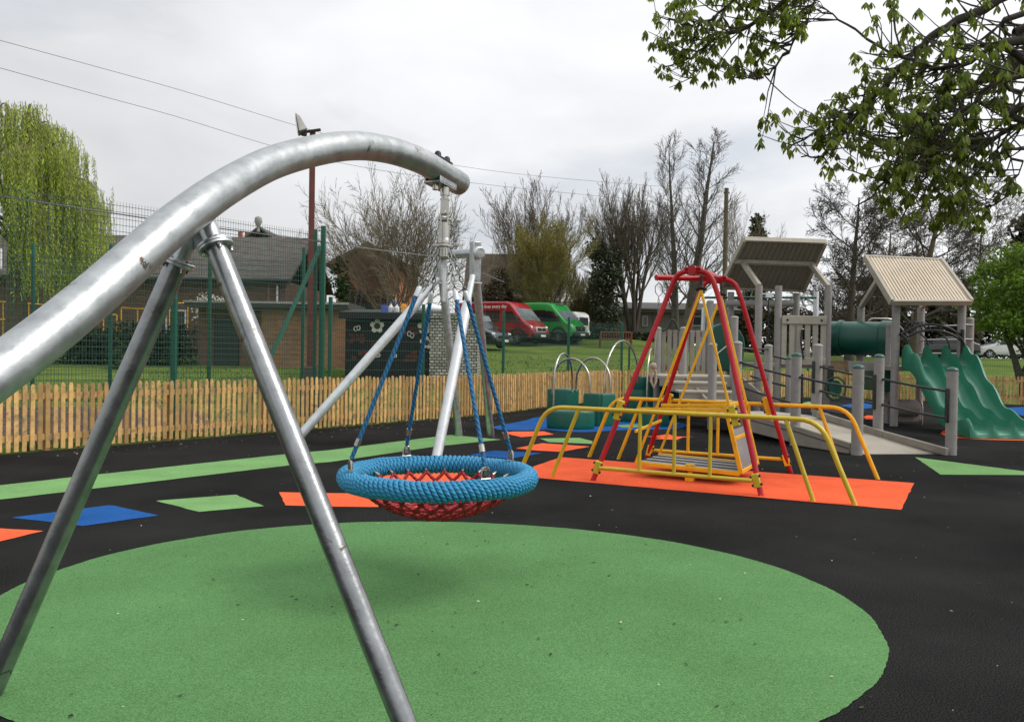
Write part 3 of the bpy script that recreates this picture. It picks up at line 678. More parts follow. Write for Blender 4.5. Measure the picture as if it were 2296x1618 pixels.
    q = G(1547, 1078); lb = MB(); lb.box(q + V((0, 0, .03)), (.10, .10, .06), -.47); lb.beam(q + V((0, 0, .05)), q + V((0, 0, .19)), .05, .05); lb.box(q + V((0, 0, .19)), (.11, .05, .02), -.47)
    lb.build('floor_latch', 'yellow_paint', t, bevel=.006)
    # pull chain and rope grip: hang from the bar
    g = thing('pull_rope', 'pull chain ending in a knotted pale rope grip, hanging from the red bar', 'rope', pl - V((0, 0, .05)))
    b = MB(); x = pl + V((.02, 0, -.06)); up = V((0, 0, -1))
    b.tube([x, x + V((.05, 0, -.05)), x + V((.04, 0, -.13)), x + V((0, 0, -.17)), x + V((-.04, 0, -.12)), x + V((-.045, 0, -.05)), x], .006, 6)
    for i in range(8):
        m = x + V((0, 0, -.19 - .032 * i)); e = V((1, 0, 0)) if i % 2 else V((0, 1, 0))
        b.tube([m + V((0, 0, .02 * math.cos(an))) + e * .011 * math.sin(an) for an in np.linspace(0, 2 * PI, 9)[:-1]], .004, 5, closed=True)
    b.build('chain', 'chain_steel', g)
    zb = x + V((-.01, 0, -.45)); e = P(1462, 855, 9.9)
    MB().tube([zb, zb.lerp(e, .75)], .006, 6).build('cord', 'rope_pale', g)
    gg = MB(); kk = zb.lerp(e, .75); gg.sphere(kk, .042, 10, 6); gg.tube([kk, kk + V((.028, 0, -.07)), kk + V((.034, 0, -.18)), kk + V((.008, 0, -.26)), kk + V((-.026, 0, -.18)), kk + V((-.02, 0, -.07)), kk], .017, 8, uv=False)
    gg.build('rope_grip', 'rope_pale', g)
wheelchair_swing()

# ------------------------------------------------------------------ balance pods
def sector(c, r0, r1, a0, a1, n=20):
    o = [V((c[0] + r1 * math.cos(lerp(a0, a1, i / n)), c[1] + r1 * math.sin(lerp(a0, a1, i / n)), 0)) for i in range(n + 1)]
    return o + [V((c[0] + r0 * math.cos(lerp(a1, a0, i / n)), c[1] + r0 * math.sin(lerp(a1, a0, i / n)), 0)) for i in range(n + 1)]
def pod(px, base_y, w, h, label, bend=1, th=.36, taper=.97, groove=None):
    g = G(px, base_y); t = thing('stepping_pod', label, 'stepping pod', g, 'green stepping pods on the blue patch')
    half = .92; r = (w / 2) / math.sin(half); cy = g.y + r * math.cos(half) * bend + .1
    a0, a1 = (-PI / 2 - half, -PI / 2 + half) if bend > 0 else (PI / 2 - half, PI / 2 + half)
    q = sector((g.x, cy), r - th, r, a0, a1)
    ctr = sum(q, V((0, 0, 0))) / len(q); b = MB()
    def ringz(z, s): return [ctr + (p - ctr) * s + V((0, 0, z)) for p in q]
    rows = [(0, .93), (.03, .98), (.08, 1.0)]
    if groove: rows += [(groove - .02, .995), (groove, .965), (groove + .02, .995)]
    rows += [(h - .05, taper + .02), (h - .015, taper), (h, taper - .05)]
    b.tube_rings([ringz(z, s) for z, s in rows]); b.build('pod_body', 'green_plastic', t, 50)
    return t, ctr, h
def pods():
    res = {}
    for key, a in {'a': (1262, 937, .72, .66, 'tall green pod with a hoop, nearest the picket fence at the left'), 'b': (1344, 955, .66, .66, 'tall green pod with a hollow curved face and hoop, right of the low one'),
                   'c': (1280, 962, .94, .36, 'low wide green pod in front at the left of the blue patch'), 'e': (1470, 956, .58, .33, 'small low green pod at the right of the blue patch behind the red leg'),
                   'd': (1441, 931, .60, .93, 'tall green pod with a groove round it, left of the bridge block'), 'f': (1415, 946, .55, .24, 'lowest green pod in the middle behind the yellow rails')}.items():
        px, by, w, h, lab = a; res[key] = pod(px, by, w, h, lab, bend=(-1 if key == 'b' else 1), groove=.62 if key == 'd' else None)
    # bridge block
    g = G(1492, 933); t = thing('bridge_block', 'dark green bridge block with a low opening beside the grey steps', 'stepping pod', g)
    b = MB(); b.prism([g + V(p) for p in [(-.42, 0, 0), (-.26, 0, 0), (-.26, 0, .40), (-.1, 0, .5), (.12, 0, .5), (.24, 0, .40), (.24, 0, 0), (.42, 0, 0), (.42, 0, .92), (.38, 0, .95), (-.38, 0, .95), (-.42, 0, .92)]], (0, .5, 0)); b.build('block_body', 'tunnel_green', t, bevel=.02)
    MB().box(g + V((.46, .2, .62)), (.10, .3, .56)).build('block_end', 'black_plastic', t, bevel=.02)
    def hoop(p0, p1, zt, label):
        t = thing('steel_hoop', label, 'hoop', (p0 + p1) / 2 - V((0, 0, (p0.z + p1.z) / 2)), 'steel hoops over the stepping pods')
        mid = (p0 + p1) / 2; u = (p1 - p0); u.z = 0; r = u.length / 2; u.normalize(); zc = zt - r
        pts = [p0] + [V((mid.x, mid.y, zc)) - u * r * math.cos(a) + V((0, 0, r * math.sin(a))) for a in np.linspace(0, PI, 17)] + [p1]
        MB().tube(pts, .0215, 12).build('hoop_tube', 'stainless', t, 60)
        b = MB()
        for p in (p0, p1): b.lathe(p, [(.05, -.005), (.05, .02), (.03, .05)], 12)
        b.build('foot_collar', 'green_plastic', t)
    hoop(P(1241, 930, 17.1).xy.to_3d() + V((0, 0, .05)), P(1282, 880, 18.1), 1.46, 'narrow steel hoop standing furthest left at the pods')
    hoop(P(1239, 883, 18.0), P(1322, 890, 17.3), 1.36, 'wide steel hoop between the left tall pod and the hollow faced pod')
    hoop(P(1291, 878, 18.2), P(1369, 888, 17.3), 1.38, 'wide steel hoop ending on the hollow faced pod')
    hoop(P(1355, 885, 17.4), P(1432, 845, 19.0), 1.76, 'tallest steel hoop reaching the grooved green pod')
    hoop(P(1450, 918, 17.9).xy.to_3d() + V((0, 0, .33)), P(1470, 845, 19.2), 1.6, 'steel hoop seen edge on behind the hanging rope grip')
pods()
# ------------------------------------------------------------------ climbing set: ramp, stairs, two towers, tunnel, slide
def play_set():
    t = thing('climbing_set', 'grey posted climbing set with ramp, two roofed towers, green tunnel and triple slide', 'climbing frame', (6.5, 16, 0))
    def post(x, y, z, z0=-.02, r=.083, m='post_grey', cap=True):
        pb = MB().cyl((x, y, z0), (x, y, z), r, n=20)
        for k in range(int(z / .14)):
            for a in (-1.9, -.6): pb.sphere((x + r * math.cos(a), y + r * math.sin(a), .12 + .14 * k), .011, 5, 4)
        o = pb.build('post', m, t)
        if cap: MB().lathe((x, y, z), [(r * 1.06, -.012), (r * 1.06, .008), (r * .8, .034), (r * .35, .046), (.005, .048)], 20).build('post_cap', 'post_grey' if m != 'post_grey' or z > 1.62 else 'tunnel_green', o)
        return o
    R1, R2, R3, R4 = V((5.28, 12.62, 0)), V((6.82, 12.82, 0)), V((4.74, 13.8, 0)), V((6.25, 14.1, 0))
    R6, R5 = V((4.12, 15.15, 0)), V((5.72, 15.5, 0))
    for p, z in ((R1, 1.33), (R2, 1.31), (R3, 1.5), (R4, 1.5), (R6, 1.70), (R5, 1.68)): post(p.x, p.y, z)
    # ramp: sloping deck with kerbs
    up = lambda p, z: p + V((0, 0, z))
    a0, b0 = R1 + V((.09, .05, 0)), R2 + V((-.1, .06, 0)); dv = (R6 - R1); dv2 = (R5 - R2)
    a1, b1 = R6 + V((.1, 0, 0)), R5 + V((-.12, -.1, 0)); zt = .37
    dk = MB(); dk.add([up(a0, .012), up(b0, .012), up(b1, zt), up(a1, zt), up(a0, -.01), up(b0, -.01), up(b1, zt - .06), up(a1, zt - .06)], [(0, 1, 2, 3), (7, 6, 5, 4), (0, 4, 5, 1), (1, 5, 6, 2), (2, 6, 7, 3), (3, 7, 4, 0)])
    dk.build('ramp_deck', 'board_beige', t)
    l0, l1 = G(2128, 1021), V((5.64, 15.25, 0))
    k = MB(); k.beam(up(l0 + V((-.06, -.05, 0)), .06), up(l0.lerp(l1, .45), .20), .07, .12); k.build('kerb', 'board_taupe', t, bevel=.012)
    k = MB(); k.beam(up(l0.lerp(l1, .452), .20), up(l1, .42), .07, .12); k.build('kerb', 'board_taupe', t, bevel=.012)
    # left skirts: boards from the ground to kerb height
    for p, q, z0, z1 in ((R1 + V((-.02, .1, 0)), R3 + V((.0, -.08, 0)), .17, .34), (R3 + V((-.02, .08, 0)), R6 + V((.02, -.06, 0)), .33, .47)):
        sk = MB(); o = V((-.06, 0, 0)); lo0, lo1 = (.0, .02) if p.y < 13.5 else (.05, .16)
        sk.add([up(p, lo0), up(q, lo1), up(q, z1), up(p, z0), up(p + o, lo0), up(q + o, lo1), up(q + o, z1), up(p + o, z0)], [(0, 1, 2, 3), (7, 6, 5, 4), (0, 4, 5, 1), (1, 5, 6, 2), (2, 6, 7, 3), (3, 7, 4, 0)])
        sk.build('ramp_skirt', 'board_taupe', t, bevel=.01)
        MB().beam(up(p - V((.065, 0, 0)), z0 - .085), up(q - V((.065, 0, 0)), z1 - .085), .012, .012).build('skirt_seam', 'fascia_dark', t)
    # landing
    q0, q1 = R6, R5; dr = V((-.42, .9, 0)).normalized() * 1.25
    ld = MB(); ld.prism([up(q0, zt - .07), up(q1, zt - .07), up(q1 + dr, zt - .07), up(q0 + dr, zt - .07)], (0, 0, .075)); ld.build('landing', 'board_beige', t, bevel=.01)
    # rails
    def rails(p, q, zs, zq):
        d = (q - p).normalized(); o = V((d.y, -d.x, 0)) * 0
        for a, b in zip(zs, zq): MB().tube([up(p + d * .07, a), up(p.lerp(q, .5), (a + b) / 2 - .012), up(q - d * .07, b)], .021, 10).build('rail', 'rail_black', t, 60)
    rails(R2, R4, (.98, .56), (1.12, .69)); rails(R4, R5, (1.12, .69), (1.30, .85)); rails(R1, R3, (1.02, .58), (1.14, .70)); rails(R3, R6, (1.14, .70), (1.36, .92))
    for p, z0, z1, s in ((R2, .5, 1.03, -1), (R4, .60, 1.2, -1), (R5, .8, 1.4, -1), (R3, .64, 1.2, 1)):
        MB().box(up(p + V((s * .085, -.02, 0)), (z0 + z1) / 2), (.035, .09, z1 - z0)).build('rail_clamp', 'rail_black', t, bevel=.012)
    # second ring of posts round the landing and stairs
    Q1 = G(1595, 962); Q2 = V((5.35, 17.3, 0)); Q3 = V((6.2, 17.6, 0))
    post(Q1.x, Q1.y, 1.68); post(4.87, 18.2, 2.30); post(Q2.x, Q2.y, 1.68); post(5.86, 17.5, 1.42, r=.075)
    rails(V((5.0, 17.6, 0)), V((5.86, 17.5, 0)), (1.6, 1.05), (1.42, .85)); rails(R6, Q2, (1.62, 1.0), (1.62, 1.0))
    # stairs up to the low deck
    s0, s1 = P(1585, 900, 16.9).x, P(1668, 900, 16.9).x
    for i in range(3):
        y = 16.75 + .42 * i; z = .55 + .17 * i; sh = -.10 * i
        MB().box(((s0 + s1) / 2 + sh - .25, y, z), (1.2, .47, .05)).build('stair_tread', 'board_beige', t, bevel=.01)
        MB().box(((s0 + s1) / 2 + sh - .25, y - .19, z - .105), (1.16, .04, .155)).build('stair_riser', 'board_taupe', t)
    dz = 1.02
    c0, c1 = P(1478, 845, 18.2), P(1660, 845, 18.2)
    MB().box(((c0.x + c1.x) / 2, 19.05, dz - .04), (c1.x - c0.x, 1.7, .08)).build('low_deck', 'board_beige', t, bevel=.01); MB().box(((c0.x + c1.x) / 2, 18.17, dz - .13), (c1.x - c0.x, .05, .22)).build('deck_fascia', 'board_taupe', t, bevel=.01)
    xs = P(1543, 845, 18).x
    for xx in (xs - .02, xs + 1.22):
        b = MB(); b.prism([V((xx, 18.2, 1.0)), V((xx, 18.2, .62)), V((xx + .1, 16.4, .30)), V((xx + .1, 16.4, .55))], (.05, 0, 0)); b.build('stringer', 'board_taupe', t, bevel=.008)
    # low deck back barrier with slats
    x0, x1 = P(1483, 800, 19.8).x, P(1582, 800, 19.8).x
    post(P(1474, 800, 19.7).x, 19.7, 2.08); post(P(1532, 800, 19.3).x, 19.3, 2.08); post(P(1590, 800, 19.9).x, 19.9, 2.75)
    for i in range(8):
        x = lerp(x0 + .05, x1 - .05, i / 7); MB().box((x, 19.82, 1.55), (.10, .04, 1.02)).build('barrier_slat', 'board_taupe', t, bevel=.008)
    for z in (1.98, 1.16): MB().box(((x0 + x1) / 2, 19.87, z), (x1 - x0, .05, .14)).build('barrier_rail', 'board_taupe', t, bevel=.008)
    gp = [P(1482, 741, 19.75), P(1495, 738, 19.75), P(1502, 724, 19.75), P(1508, 716, 19.75), P(1514, 724, 19.75), P(1521, 738, 19.75), P(1532, 742, 19.75)]
    MB().tube(spline(gp, 5), .022, 8).build('grab_loop', 'rail_black', t, 60)
    MB().tube([P(1578, 690, 20.1), P(1572, 832, 20.1)], .05, 10).build('pale_pole', 'pale_steel', t)
    # dark green climber shell behind
    b = MB(); cc = P(1625, 765, 20.8); pr = []
    for i in range(12):
        a = lerp(-.3, PI + .3, i / 11); pr.append(cc + V((.52 * math.cos(a), 0, .55 * math.sin(a) - .1)))
    pr += [cc + V((-.5, 0, -.75)), cc + V((.45, 0, -.75))]
    b.prism(pr, (0, .35, 0)); b.build('climber_shell', 'tunnel_green', t, bevel=.03)
    MB().tube([P(1600, 800, 20.4), P(1645, 762, 20.6)], .018, 8).build('climber_bar', 'stainless', t)
    # left tower
    zD = 1.3; T1, T2, T3, T0, T4 = P(1701, 700, 19.5).x, P(1744.5, 700, 19.5).x, P(1856, 700, 19.5).x, P(1638, 700, 21.3).x, P(1785, 700, 21.3).x
    for x, y, z in ((T1, 19.5, 3.13), (T2, 19.5, 3.13), (T3, 19.5, 3.13), (T0, 21.3, 3.1), (T4, 21.3, 3.1)): post(x, y, z, cap=False)
    MB().box(((T1 + T3) / 2, 20.4, zD - .05), (T3 - T1, 1.9, .1)).build('tower_deck', 'board_taupe', t, bevel=.01)
    post(P(1829, 700, 22.).x, 22.0, 3.2, m='pale_steel', cap=False, r=.07)
    def halfroof(e0, e1, r0, r1, up_beige, name, strut):
        """one roof slope: e0,e1 eave corners, r0,r1 ridge corners"""
        nrm = (e1 - e0).cross(r0 - e0).normalized()
        if nrm.z < 0: nrm = -nrm
        ro = MB(); ro.prism([e0, e1, r1, r0], nrm * .03); rf = ro.build(name, up_beige, t)
        rb = MB(); nrib = 24
        for i in range(nrib):
            s = (i + .5) / nrib; rb.beam(e0.lerp(e1, s) + nrm * .032, r0.lerp(r1, s) + nrm * .032, (e1 - e0).length / nrib * .5, .03, up=nrm)
        rb.build('roof_ribs', up_beige, rf)
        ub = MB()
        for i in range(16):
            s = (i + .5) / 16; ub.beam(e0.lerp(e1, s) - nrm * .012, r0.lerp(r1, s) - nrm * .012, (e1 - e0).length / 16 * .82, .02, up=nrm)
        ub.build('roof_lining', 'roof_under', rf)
        for a, b in ((e0, e1), (r0, r1)): MB().beam(a - nrm * .0, b - nrm * .0, .06, .12, up=nrm).build('fascia', 'board_beige', rf, bevel=.008)
        for a, b in ((e0, r0), (e1, r1)): MB().beam(a, b, .07, .16, up=nrm).build('barge_board', 'board_beige', rf, bevel=.008)
        m0, m1 = e0.lerp(r0, .60) - nrm * .07, e1.lerp(r1, .60) - nrm * .07
        MB().beam(m0, m1, .09, .10, up=nrm).build('purlin', 'board_beige', rf, bevel=.008)
        for s, foot in strut:
            q = m0.lerp(m1, s); sb = MB().beam(q - nrm * .02, foot, .09, .12).build('strut', 'board_beige', rf, bevel=.008)
            for f_ in (.15, .35): MB().sphere(q.lerp(foot, f_) + V((0, -.06, 0)), .024, 8, 5).build('bolt_cap', 'black_plastic', sb)
    e0, e1 = P(1616, 644, 21.4), P(1802, 650, 21.4); r0, r1 = P(1669, 536, 19.6), P(1851, 542, 19.6)
    halfroof(e0, e1, r0, r1, 'roof_beige', 'roof', ((.10, V((T1, 19.5, 3.12))), (.93, V((T3, 19.5, 3.12)))))
    # barrier panel of the left tower
    bx0, bx1 = T2 + .07, T3 - .06
    for i in range(6): MB().box((lerp(bx0 + .06, bx1 - .06, i / 5), 19.44, 1.86), (.125, .04, 1.02)).build('barrier_slat', 'board_beige', t, bevel=.01)
    MB().box(((bx0 + bx1) / 2, 19.41, 2.33), (bx1 - bx0, .05, .2)).build('barrier_rail', 'board_beige', t, bevel=.012)
    MB().box(((bx0 + bx1) / 2, 19.41, 1.36), (bx1 - bx0, .05, .17)).build('barrier_rail', 'board_beige', t, bevel=.012)
    for x in (bx0 + .12, bx1 - .12):
        for z in (2.33, 1.36): MB().sphere((x, 19.38, z), .028, 8, 5).build('bolt_cap', 'black_plastic', t)
    MB().tube([(bx0 + .45, 19.36, 2.1), (bx0 + .42, 19.33, 1.8), (bx0 + .5, 19.35, 1.42)], .022, 8).build('snake_rail', 'rail_black', t)
    MB().tube([P(1627, 680, 21.0), P(1778, 680, 21.0)], .085, 14).build('cross_tube', 'post_grey', t)
    MB().tube([P(1580, 667, 21.5), P(1830, 667, 21.7)], .03, 8).build('green_rail', 'tunnel_green', t)
    fx = (T1 + T2) / 2
    b = MB(); b.box((fx, 19.5, 2.9), (.16, .09, .12)); b.cyl((T1, 19.5, 2.93), (T2, 19.5, 2.93), .022, n=8); b.build('pole_bracket', 'pale_steel', t, bevel=.01)
    MB().cyl((fx, 19.5, 1.3), (fx, 19.5, 2.86), .014, n=8).build('bar', 'rail_black', t)
    # activity wheel
    wc = P(1873, 871, 18.9); w = MB(); w.tube([wc + V((.21 * math.cos(a), .10 * math.cos(a) * -.6, .26 * math.sin(a))) for a in np.linspace(0, 2 * PI, 25)[:-1]], .022, 8, closed=True)
    wh = w.build('play_wheel', 'tunnel_green', t, 60)
    MB().lathe(wc, [(.19, -.012), (.19, .012)], 24, V((.5, -1, 0))).build('wheel_disc', 'green_plastic', wh)
    MB().box(P(1862, 850, 19.2), (.12, .12, .62)).build('wheel_mount', 'rail_black', t, bevel=.02)
    # tunnel
    c0, c1 = P(1857, 757, 20.3), P(2006, 760, 19.4); ax = (c1 - c0).normalized(); Lt = (c1 - c0).length; rt = .40
    prof = [(rt, 0)]
    for s in (.2, .98): prof += [(rt, Lt * s - .07), (rt + .035, Lt * s - .06), (rt + .035, Lt * s + .02), (rt, Lt * s + .03)]
    prof = [(rt, 0), (rt, Lt * .20 - .05), (rt + .035, Lt * .20 - .045), (rt + .035, Lt * .20 + .045), (rt, Lt * .20 + .05), (rt, Lt * .8), (rt + .03, Lt * .82), (rt + .03, Lt)]
    MB().lathe(c0, prof, 36, ax).build('tunnel', 'tunnel_green', t, 35)
    # right tower
    X0, X1, Y0, Y1, zp = 8.32, 9.75, 18.0, 20.0, 2.70
    for x, y in ((X0, Y0), (X1, Y0), (X0 + .08, Y1), (X1 + .1, Y1)): post(x, y, zp, cap=False)
    post(X0 + .19, Y0 + .75, 2.2, r=.06)
    MB().box(((X0 + X1) / 2, 19.0, zD - .05), (X1 - X0 + .1, 1.95, .1)).build('tower_deck', 'board_taupe', t, bevel=.01)
    MB().box((X0 - .2, 18.9, zD - .02), (.9, .1, .22)).build('deck_edge', 'post_grey', t, bevel=.01)
    MB().box((X0 + .02, 19.1, .98), (.2, 1.5, .5)).build('deck_panel', 'tunnel_green', t, bevel=.02)
    e0, e1, r0, r1 = P(2000, 678, 17.7), P(2178, 678, 17.7), P(1939.6, 577, 19.0), P(2110, 585, 19.0)
    halfroof(e0, e1, r0, r1, 'roof_beige', 'roof', ((.06, V((X0 + .08, Y1, zp))), (.94, V((X1 + .1, Y1, zp)))))
    # slide
    sx0, sx1 = 8.50, 9.72
    path = [(17.95, 1.36), (17.72, 1.36), (17.55, 1.31), (17.35, 1.16), (17.1, .92), (16.85, .68), (16.6, .47), (16.35, .31), (16.1, .22), (15.8, .175), (15.58, .165), (15.46, .12), (15.42, .03)]
    cs = []                                           # cross-section: (u, wall part)
    nl = 3
    for L in range(nl):
        for q in range(10): cs.append((L + q / 10))
    cs.append(3.0)
    rows = []; m = MB(); wave = lambda i: 1 + .16 * math.sin(i * 1.9)
    sp = spline([V((0, y, z)) for y, z in path], 4)
    for i, p in enumerate(sp):
        f = i / (len(sp) - 1); hw = .34 if f < .12 else lerp(.34, .27, clamp((f - .12) / .2)) if f < .32 else lerp(.27, .17, clamp((f - .32) / .5))
        hw *= 1 + .20 * math.sin(f * 32); hw *= 1 if f < .92 else lerp(1, .25, (f - .92) / .08)
        row = []
        for u in cs:
            q = (u % 1.0); dist = min(q, 1 - q); wallh = hw * max(0, 1 - dist / .22) ** 1.5
            bowl = -.03 * (1 - (2 * q - 1) ** 2)
            row.append(V((lerp(sx0, sx1, u / 3) + .12 * f, p.y, max(.02, p.z + wallh + bowl))))
        # outer skirts fold down
        lo = max(.015, p.z - .14)
        row = [V((row[0].x - .055, p.y, lo)), V((row[0].x - .06, p.y, row[0].z - .05)), V((row[0].x - .03, p.y, row[0].z))] + row + [V((row[-1].x + .03, p.y, row[-1].z)), V((row[-1].x + .06, p.y, row[-1].z - .05)), V((row[-1].x + .055, p.y, lo))]
        rows.append(row)
    m.tube_rings(rows, caps=True); m.build('slide', 'slide_green', t, 55)
    # hood over the slide, side hoops, rungs
    for dy, dz_ in ((0, 0), (.05, -.12)):
        MB().tube(spline([V((X0 + .05, 17.93 - dy, 1.98 + dz_)), V((X0 + .4, 17.9 - dy, 2.16 + dz_)), V((X0 + .75, 17.9 - dy, 2.21 + dz_)), V((X1 - .35, 17.9 - dy, 2.15 + dz_)), V((X1 - .02, 17.93 - dy, 1.98 + dz_))], 5), .026, 10).build('hood_rail', 'rail_black', t, 60)
    for x in (X0 + .12, X0 + .55, X0 + 1.0, X1 - .1):
        MB().tube(spline([V((x - .08, 17.88, 2.02)), V((x + .06, 17.84, 1.86)), V((x + .10, 17.84, 1.62)), V((x + .08, 17.86, 1.42))], 5), .018, 8).build('hood_bar', 'rail_black', t, 60)
    MB().box((X1 - .03, 17.9, 1.72), (.05, .08, .8)).build('rail_clamp', 'rail_black', t, bevel=.01)
    X5 = P(2174, 800, 18.5).x; post(X5, 18.5, 2.36, r=.075)
    for yy in (729, 761, 793):
        q = P(2174, yy, 18.5); MB().tube([V((X1 + .05, 20.0, q.z)), V((X5 - .05, 18.55, q.z)), V((X5 + .02, 18.45, q.z))], .022, 8).build('rung', 'stainless', t)
        MB().tube([V((X1, 18.0, q.z)), V((X5, 18.42, q.z))], .022, 8).build('rung', 'stainless', t)
    MB().tube(rounded([V((X0 + .3, 20.1, 1.9)), V((X0 + .3, 20.1, 2.42)), V((X0 + .9, 20.1, 2.42)), V((X0 + 1.3, 20.1, 2.0))], .15), .025, 8).build('arch_bar', 'stainless', t, 60)
    for k in range(3): MB().tube(spline([V((X0 + .9 + .1 * k, 19.6, 2.05)), V((X0 + 1.05 + .1 * k, 19.6, 2.3)), V((X0 + 1.25 + .1 * k, 19.6, 2.32)), V((X0 + 1.4 + .1 * k, 19.6, 2.1))], 4), .016, 6).build('climber_loop', 'rail_black', t, 60)
    # roller counter under the tower
    q = G(2034, 951); b = MB(); b.lathe(q + V((-.26, .1, .36)), [(.17, 0), (.19, .01), (.19, .5), (.17, .51)], 18, V((1, 0, 0))); b.build('roller', 'post_grey', t)
    for dx in (-.33, .33): MB().tube(rounded([q + V((dx, 0, 0)), q + V((dx, 0, .46)), q + V((dx, .3, .5))], .1), .02, 8).build('roller_leg', 'stainless', t)
    MB().box(q + V((0, .14, .22)), (.62, .06, .34)).build('counter_panel', 'post_grey', t, bevel=.01)
play_set()

# ------------------------------------------------------------------ poles and overhead lines
def floodlight():
    g = P(694, 850, 17.6); x, y = g.x, g.y; z0 = hgt(x, y); zt = P(697, 292, 17.6).z
    t = thing('floodlight_mast', 'rust red square mast with a grey floodlight on top, beside the braced green post', 'floodlight', (x, y, z0))
    b = MB().box((x, y, (z0 + zt) / 2), (.10, .115, zt - z0), .5); b.build('mast', 'rust_red', t, bevel=.006)
    MB().box((x - .02, y, z0 + .55), (.30, .26, 1.1), .5).build('base_box', 'fascia_dark', t, bevel=.02)
    h = P(672, 278, 17.4); hb = MB()
    tilt = Matrix.Rotation(R(-22), 3, 'Y') @ Matrix.Rotation(.3, 3, 'Z')
    hb.add([h + tilt @ V(p) for p in [(-.10, -.16, -.20), (-.10, .16, -.20), (-.02, .16, .21), (-.02, -.16, .21), (.10, -.12, -.18), (.10, .12, -.18), (.05, .12, .12), (.05, -.12, .12)]], [(0, 1, 2, 3), (4, 7, 6, 5), (0, 4, 5, 1), (1, 5, 6, 2), (2, 6, 7, 3), (3, 7, 4, 0)])
    lh = hb.build('lamp_head', 'lead_grey', t, bevel=.02)
    MB().add([h + tilt @ V(p) for p in [(-.106, -.13, -.17), (-.106, .13, -.17), (-.034, .13, .17), (-.034, -.13, .17)]], [(0, 1, 2, 3)]).build('lamp_lens', 'glass_screen', lh)
    MB().box(P(682, 297, 17.45), (.11, .12, .14), .3).build('gear_box', 'black_plastic', t, bevel=.01)
    MB().beam(P(684, 296, 17.5), P(719, 291, 17.5), .06, .05).build('bracket', 'black_plastic', t, bevel=.005)
floodlight()
def utility():
    z0 = hgt(11.9, 45); tp = P(1629, 422, 45)
    t = thing('utility_pole', 'plain wooden utility pole rising behind the left tower roof', 'utility pole', (tp.x, 45, z0))
    MB().tube([(tp.x, 45, z0 - .2), tp], [.16, .115], 12).build('pole', 'pole_wood', t)
    b = MB(); b.box(tp - V((0, 0, .25)), (.30, .10, .08)); b.build('pole_bracket', 'dark_steel', t)
    for a, m1, m2, e, lab in (((-260, 20, 18), (330, 181, 25), (1022, 371, 36), tp - V((.05, 0, .2)), 'upper overhead wire running from the top left corner to the wooden pole'), ((-260, 80, 18), (330, 243, 25), (890, 388, 33), tp - V((.05, 0, 1.1)), 'lower overhead wire running across the sky below the other one')):
        w = MB().tube(spline([P(*a), P(*m1), P(*m2), e], 10), .0085, 5); o = w.build('overhead_wire', 'cable'); tag(o, lab, 'wire')
utility()
b = MB(); q = P(-6, 580, 15); b.box(q, (.16, .03, .36)); o = b.build('court_sign', 'white_trim', None, bevel=.005); tag(o, 'white sign plate cut by the left picture edge, fixed on the green mesh', 'sign')

# ------------------------------------------------------------------ buildings
def facade_box(t, x0, x1, y0, y1, z0, z1, m, name='wall'):
    MB().box(((x0 + x1) / 2, (y0 + y1) / 2, (z0 + z1) / 2), (x1 - x0, y1 - y0, z1 - z0)).build(name, m, t)
def gable_roof(t, x0, x1, y0, y1, ze, zr, m, axis='x', ov=.35, th=.14):
    r = MB()
    if axis == 'x':
        ym = (y0 + y1) / 2; X0, X1 = x0 - ov, x1 + ov; k = (zr - ze) / (ym - y0); E0 = ze - ov * k
        r.prism([V((X0, y0 - ov, E0)), V((X0, ym, zr)), V((X0, y1 + ov, E0)), V((X0, y1 + ov, E0 + th)), V((X0, ym, zr + th)), V((X0, y0 - ov, E0 + th))], (X1 - X0, 0, 0))
    else:
        xm = (x0 + x1) / 2; Y0, Y1 = y0 - ov, y1 + ov; k = (zr - ze) / (xm - x0); E0 = ze - ov * k
        r.prism([V((x0 - ov, Y0, E0)), V((xm, Y0, zr)), V((x1 + ov, Y0, E0)), V((x1 + ov, Y0, E0 + th)), V((xm, Y0, zr + th)), V((x0 - ov, Y0, E0 + th))], (0, Y1 - Y0, 0))
    return r.build('roof', m, t, 20)
def window(t, x0, x1, y, z0, z1, fr='white_trim', bars=1):
    f = MB(); w = .07
    f.box(((x0 + x1) / 2, y - .03, z0 + w / 2), (x1 - x0, .06, w)).box(((x0 + x1) / 2, y - .03, z1 - w / 2), (x1 - x0, .06, w))
    for i in range(bars + 2): f.box((lerp(x0 + w / 2, x1 - w / 2, i / (bars + 1)), y - .03, (z0 + z1) / 2), (w, .055, z1 - z0 - 2 * w))
    o = f.build('window', fr, t)
    MB().box(((x0 + x1) / 2, y - .008, (z0 + z1) / 2), (x1 - x0 - .05, .02, z1 - z0 - .05)).build('pane', 'glass_dark', o)
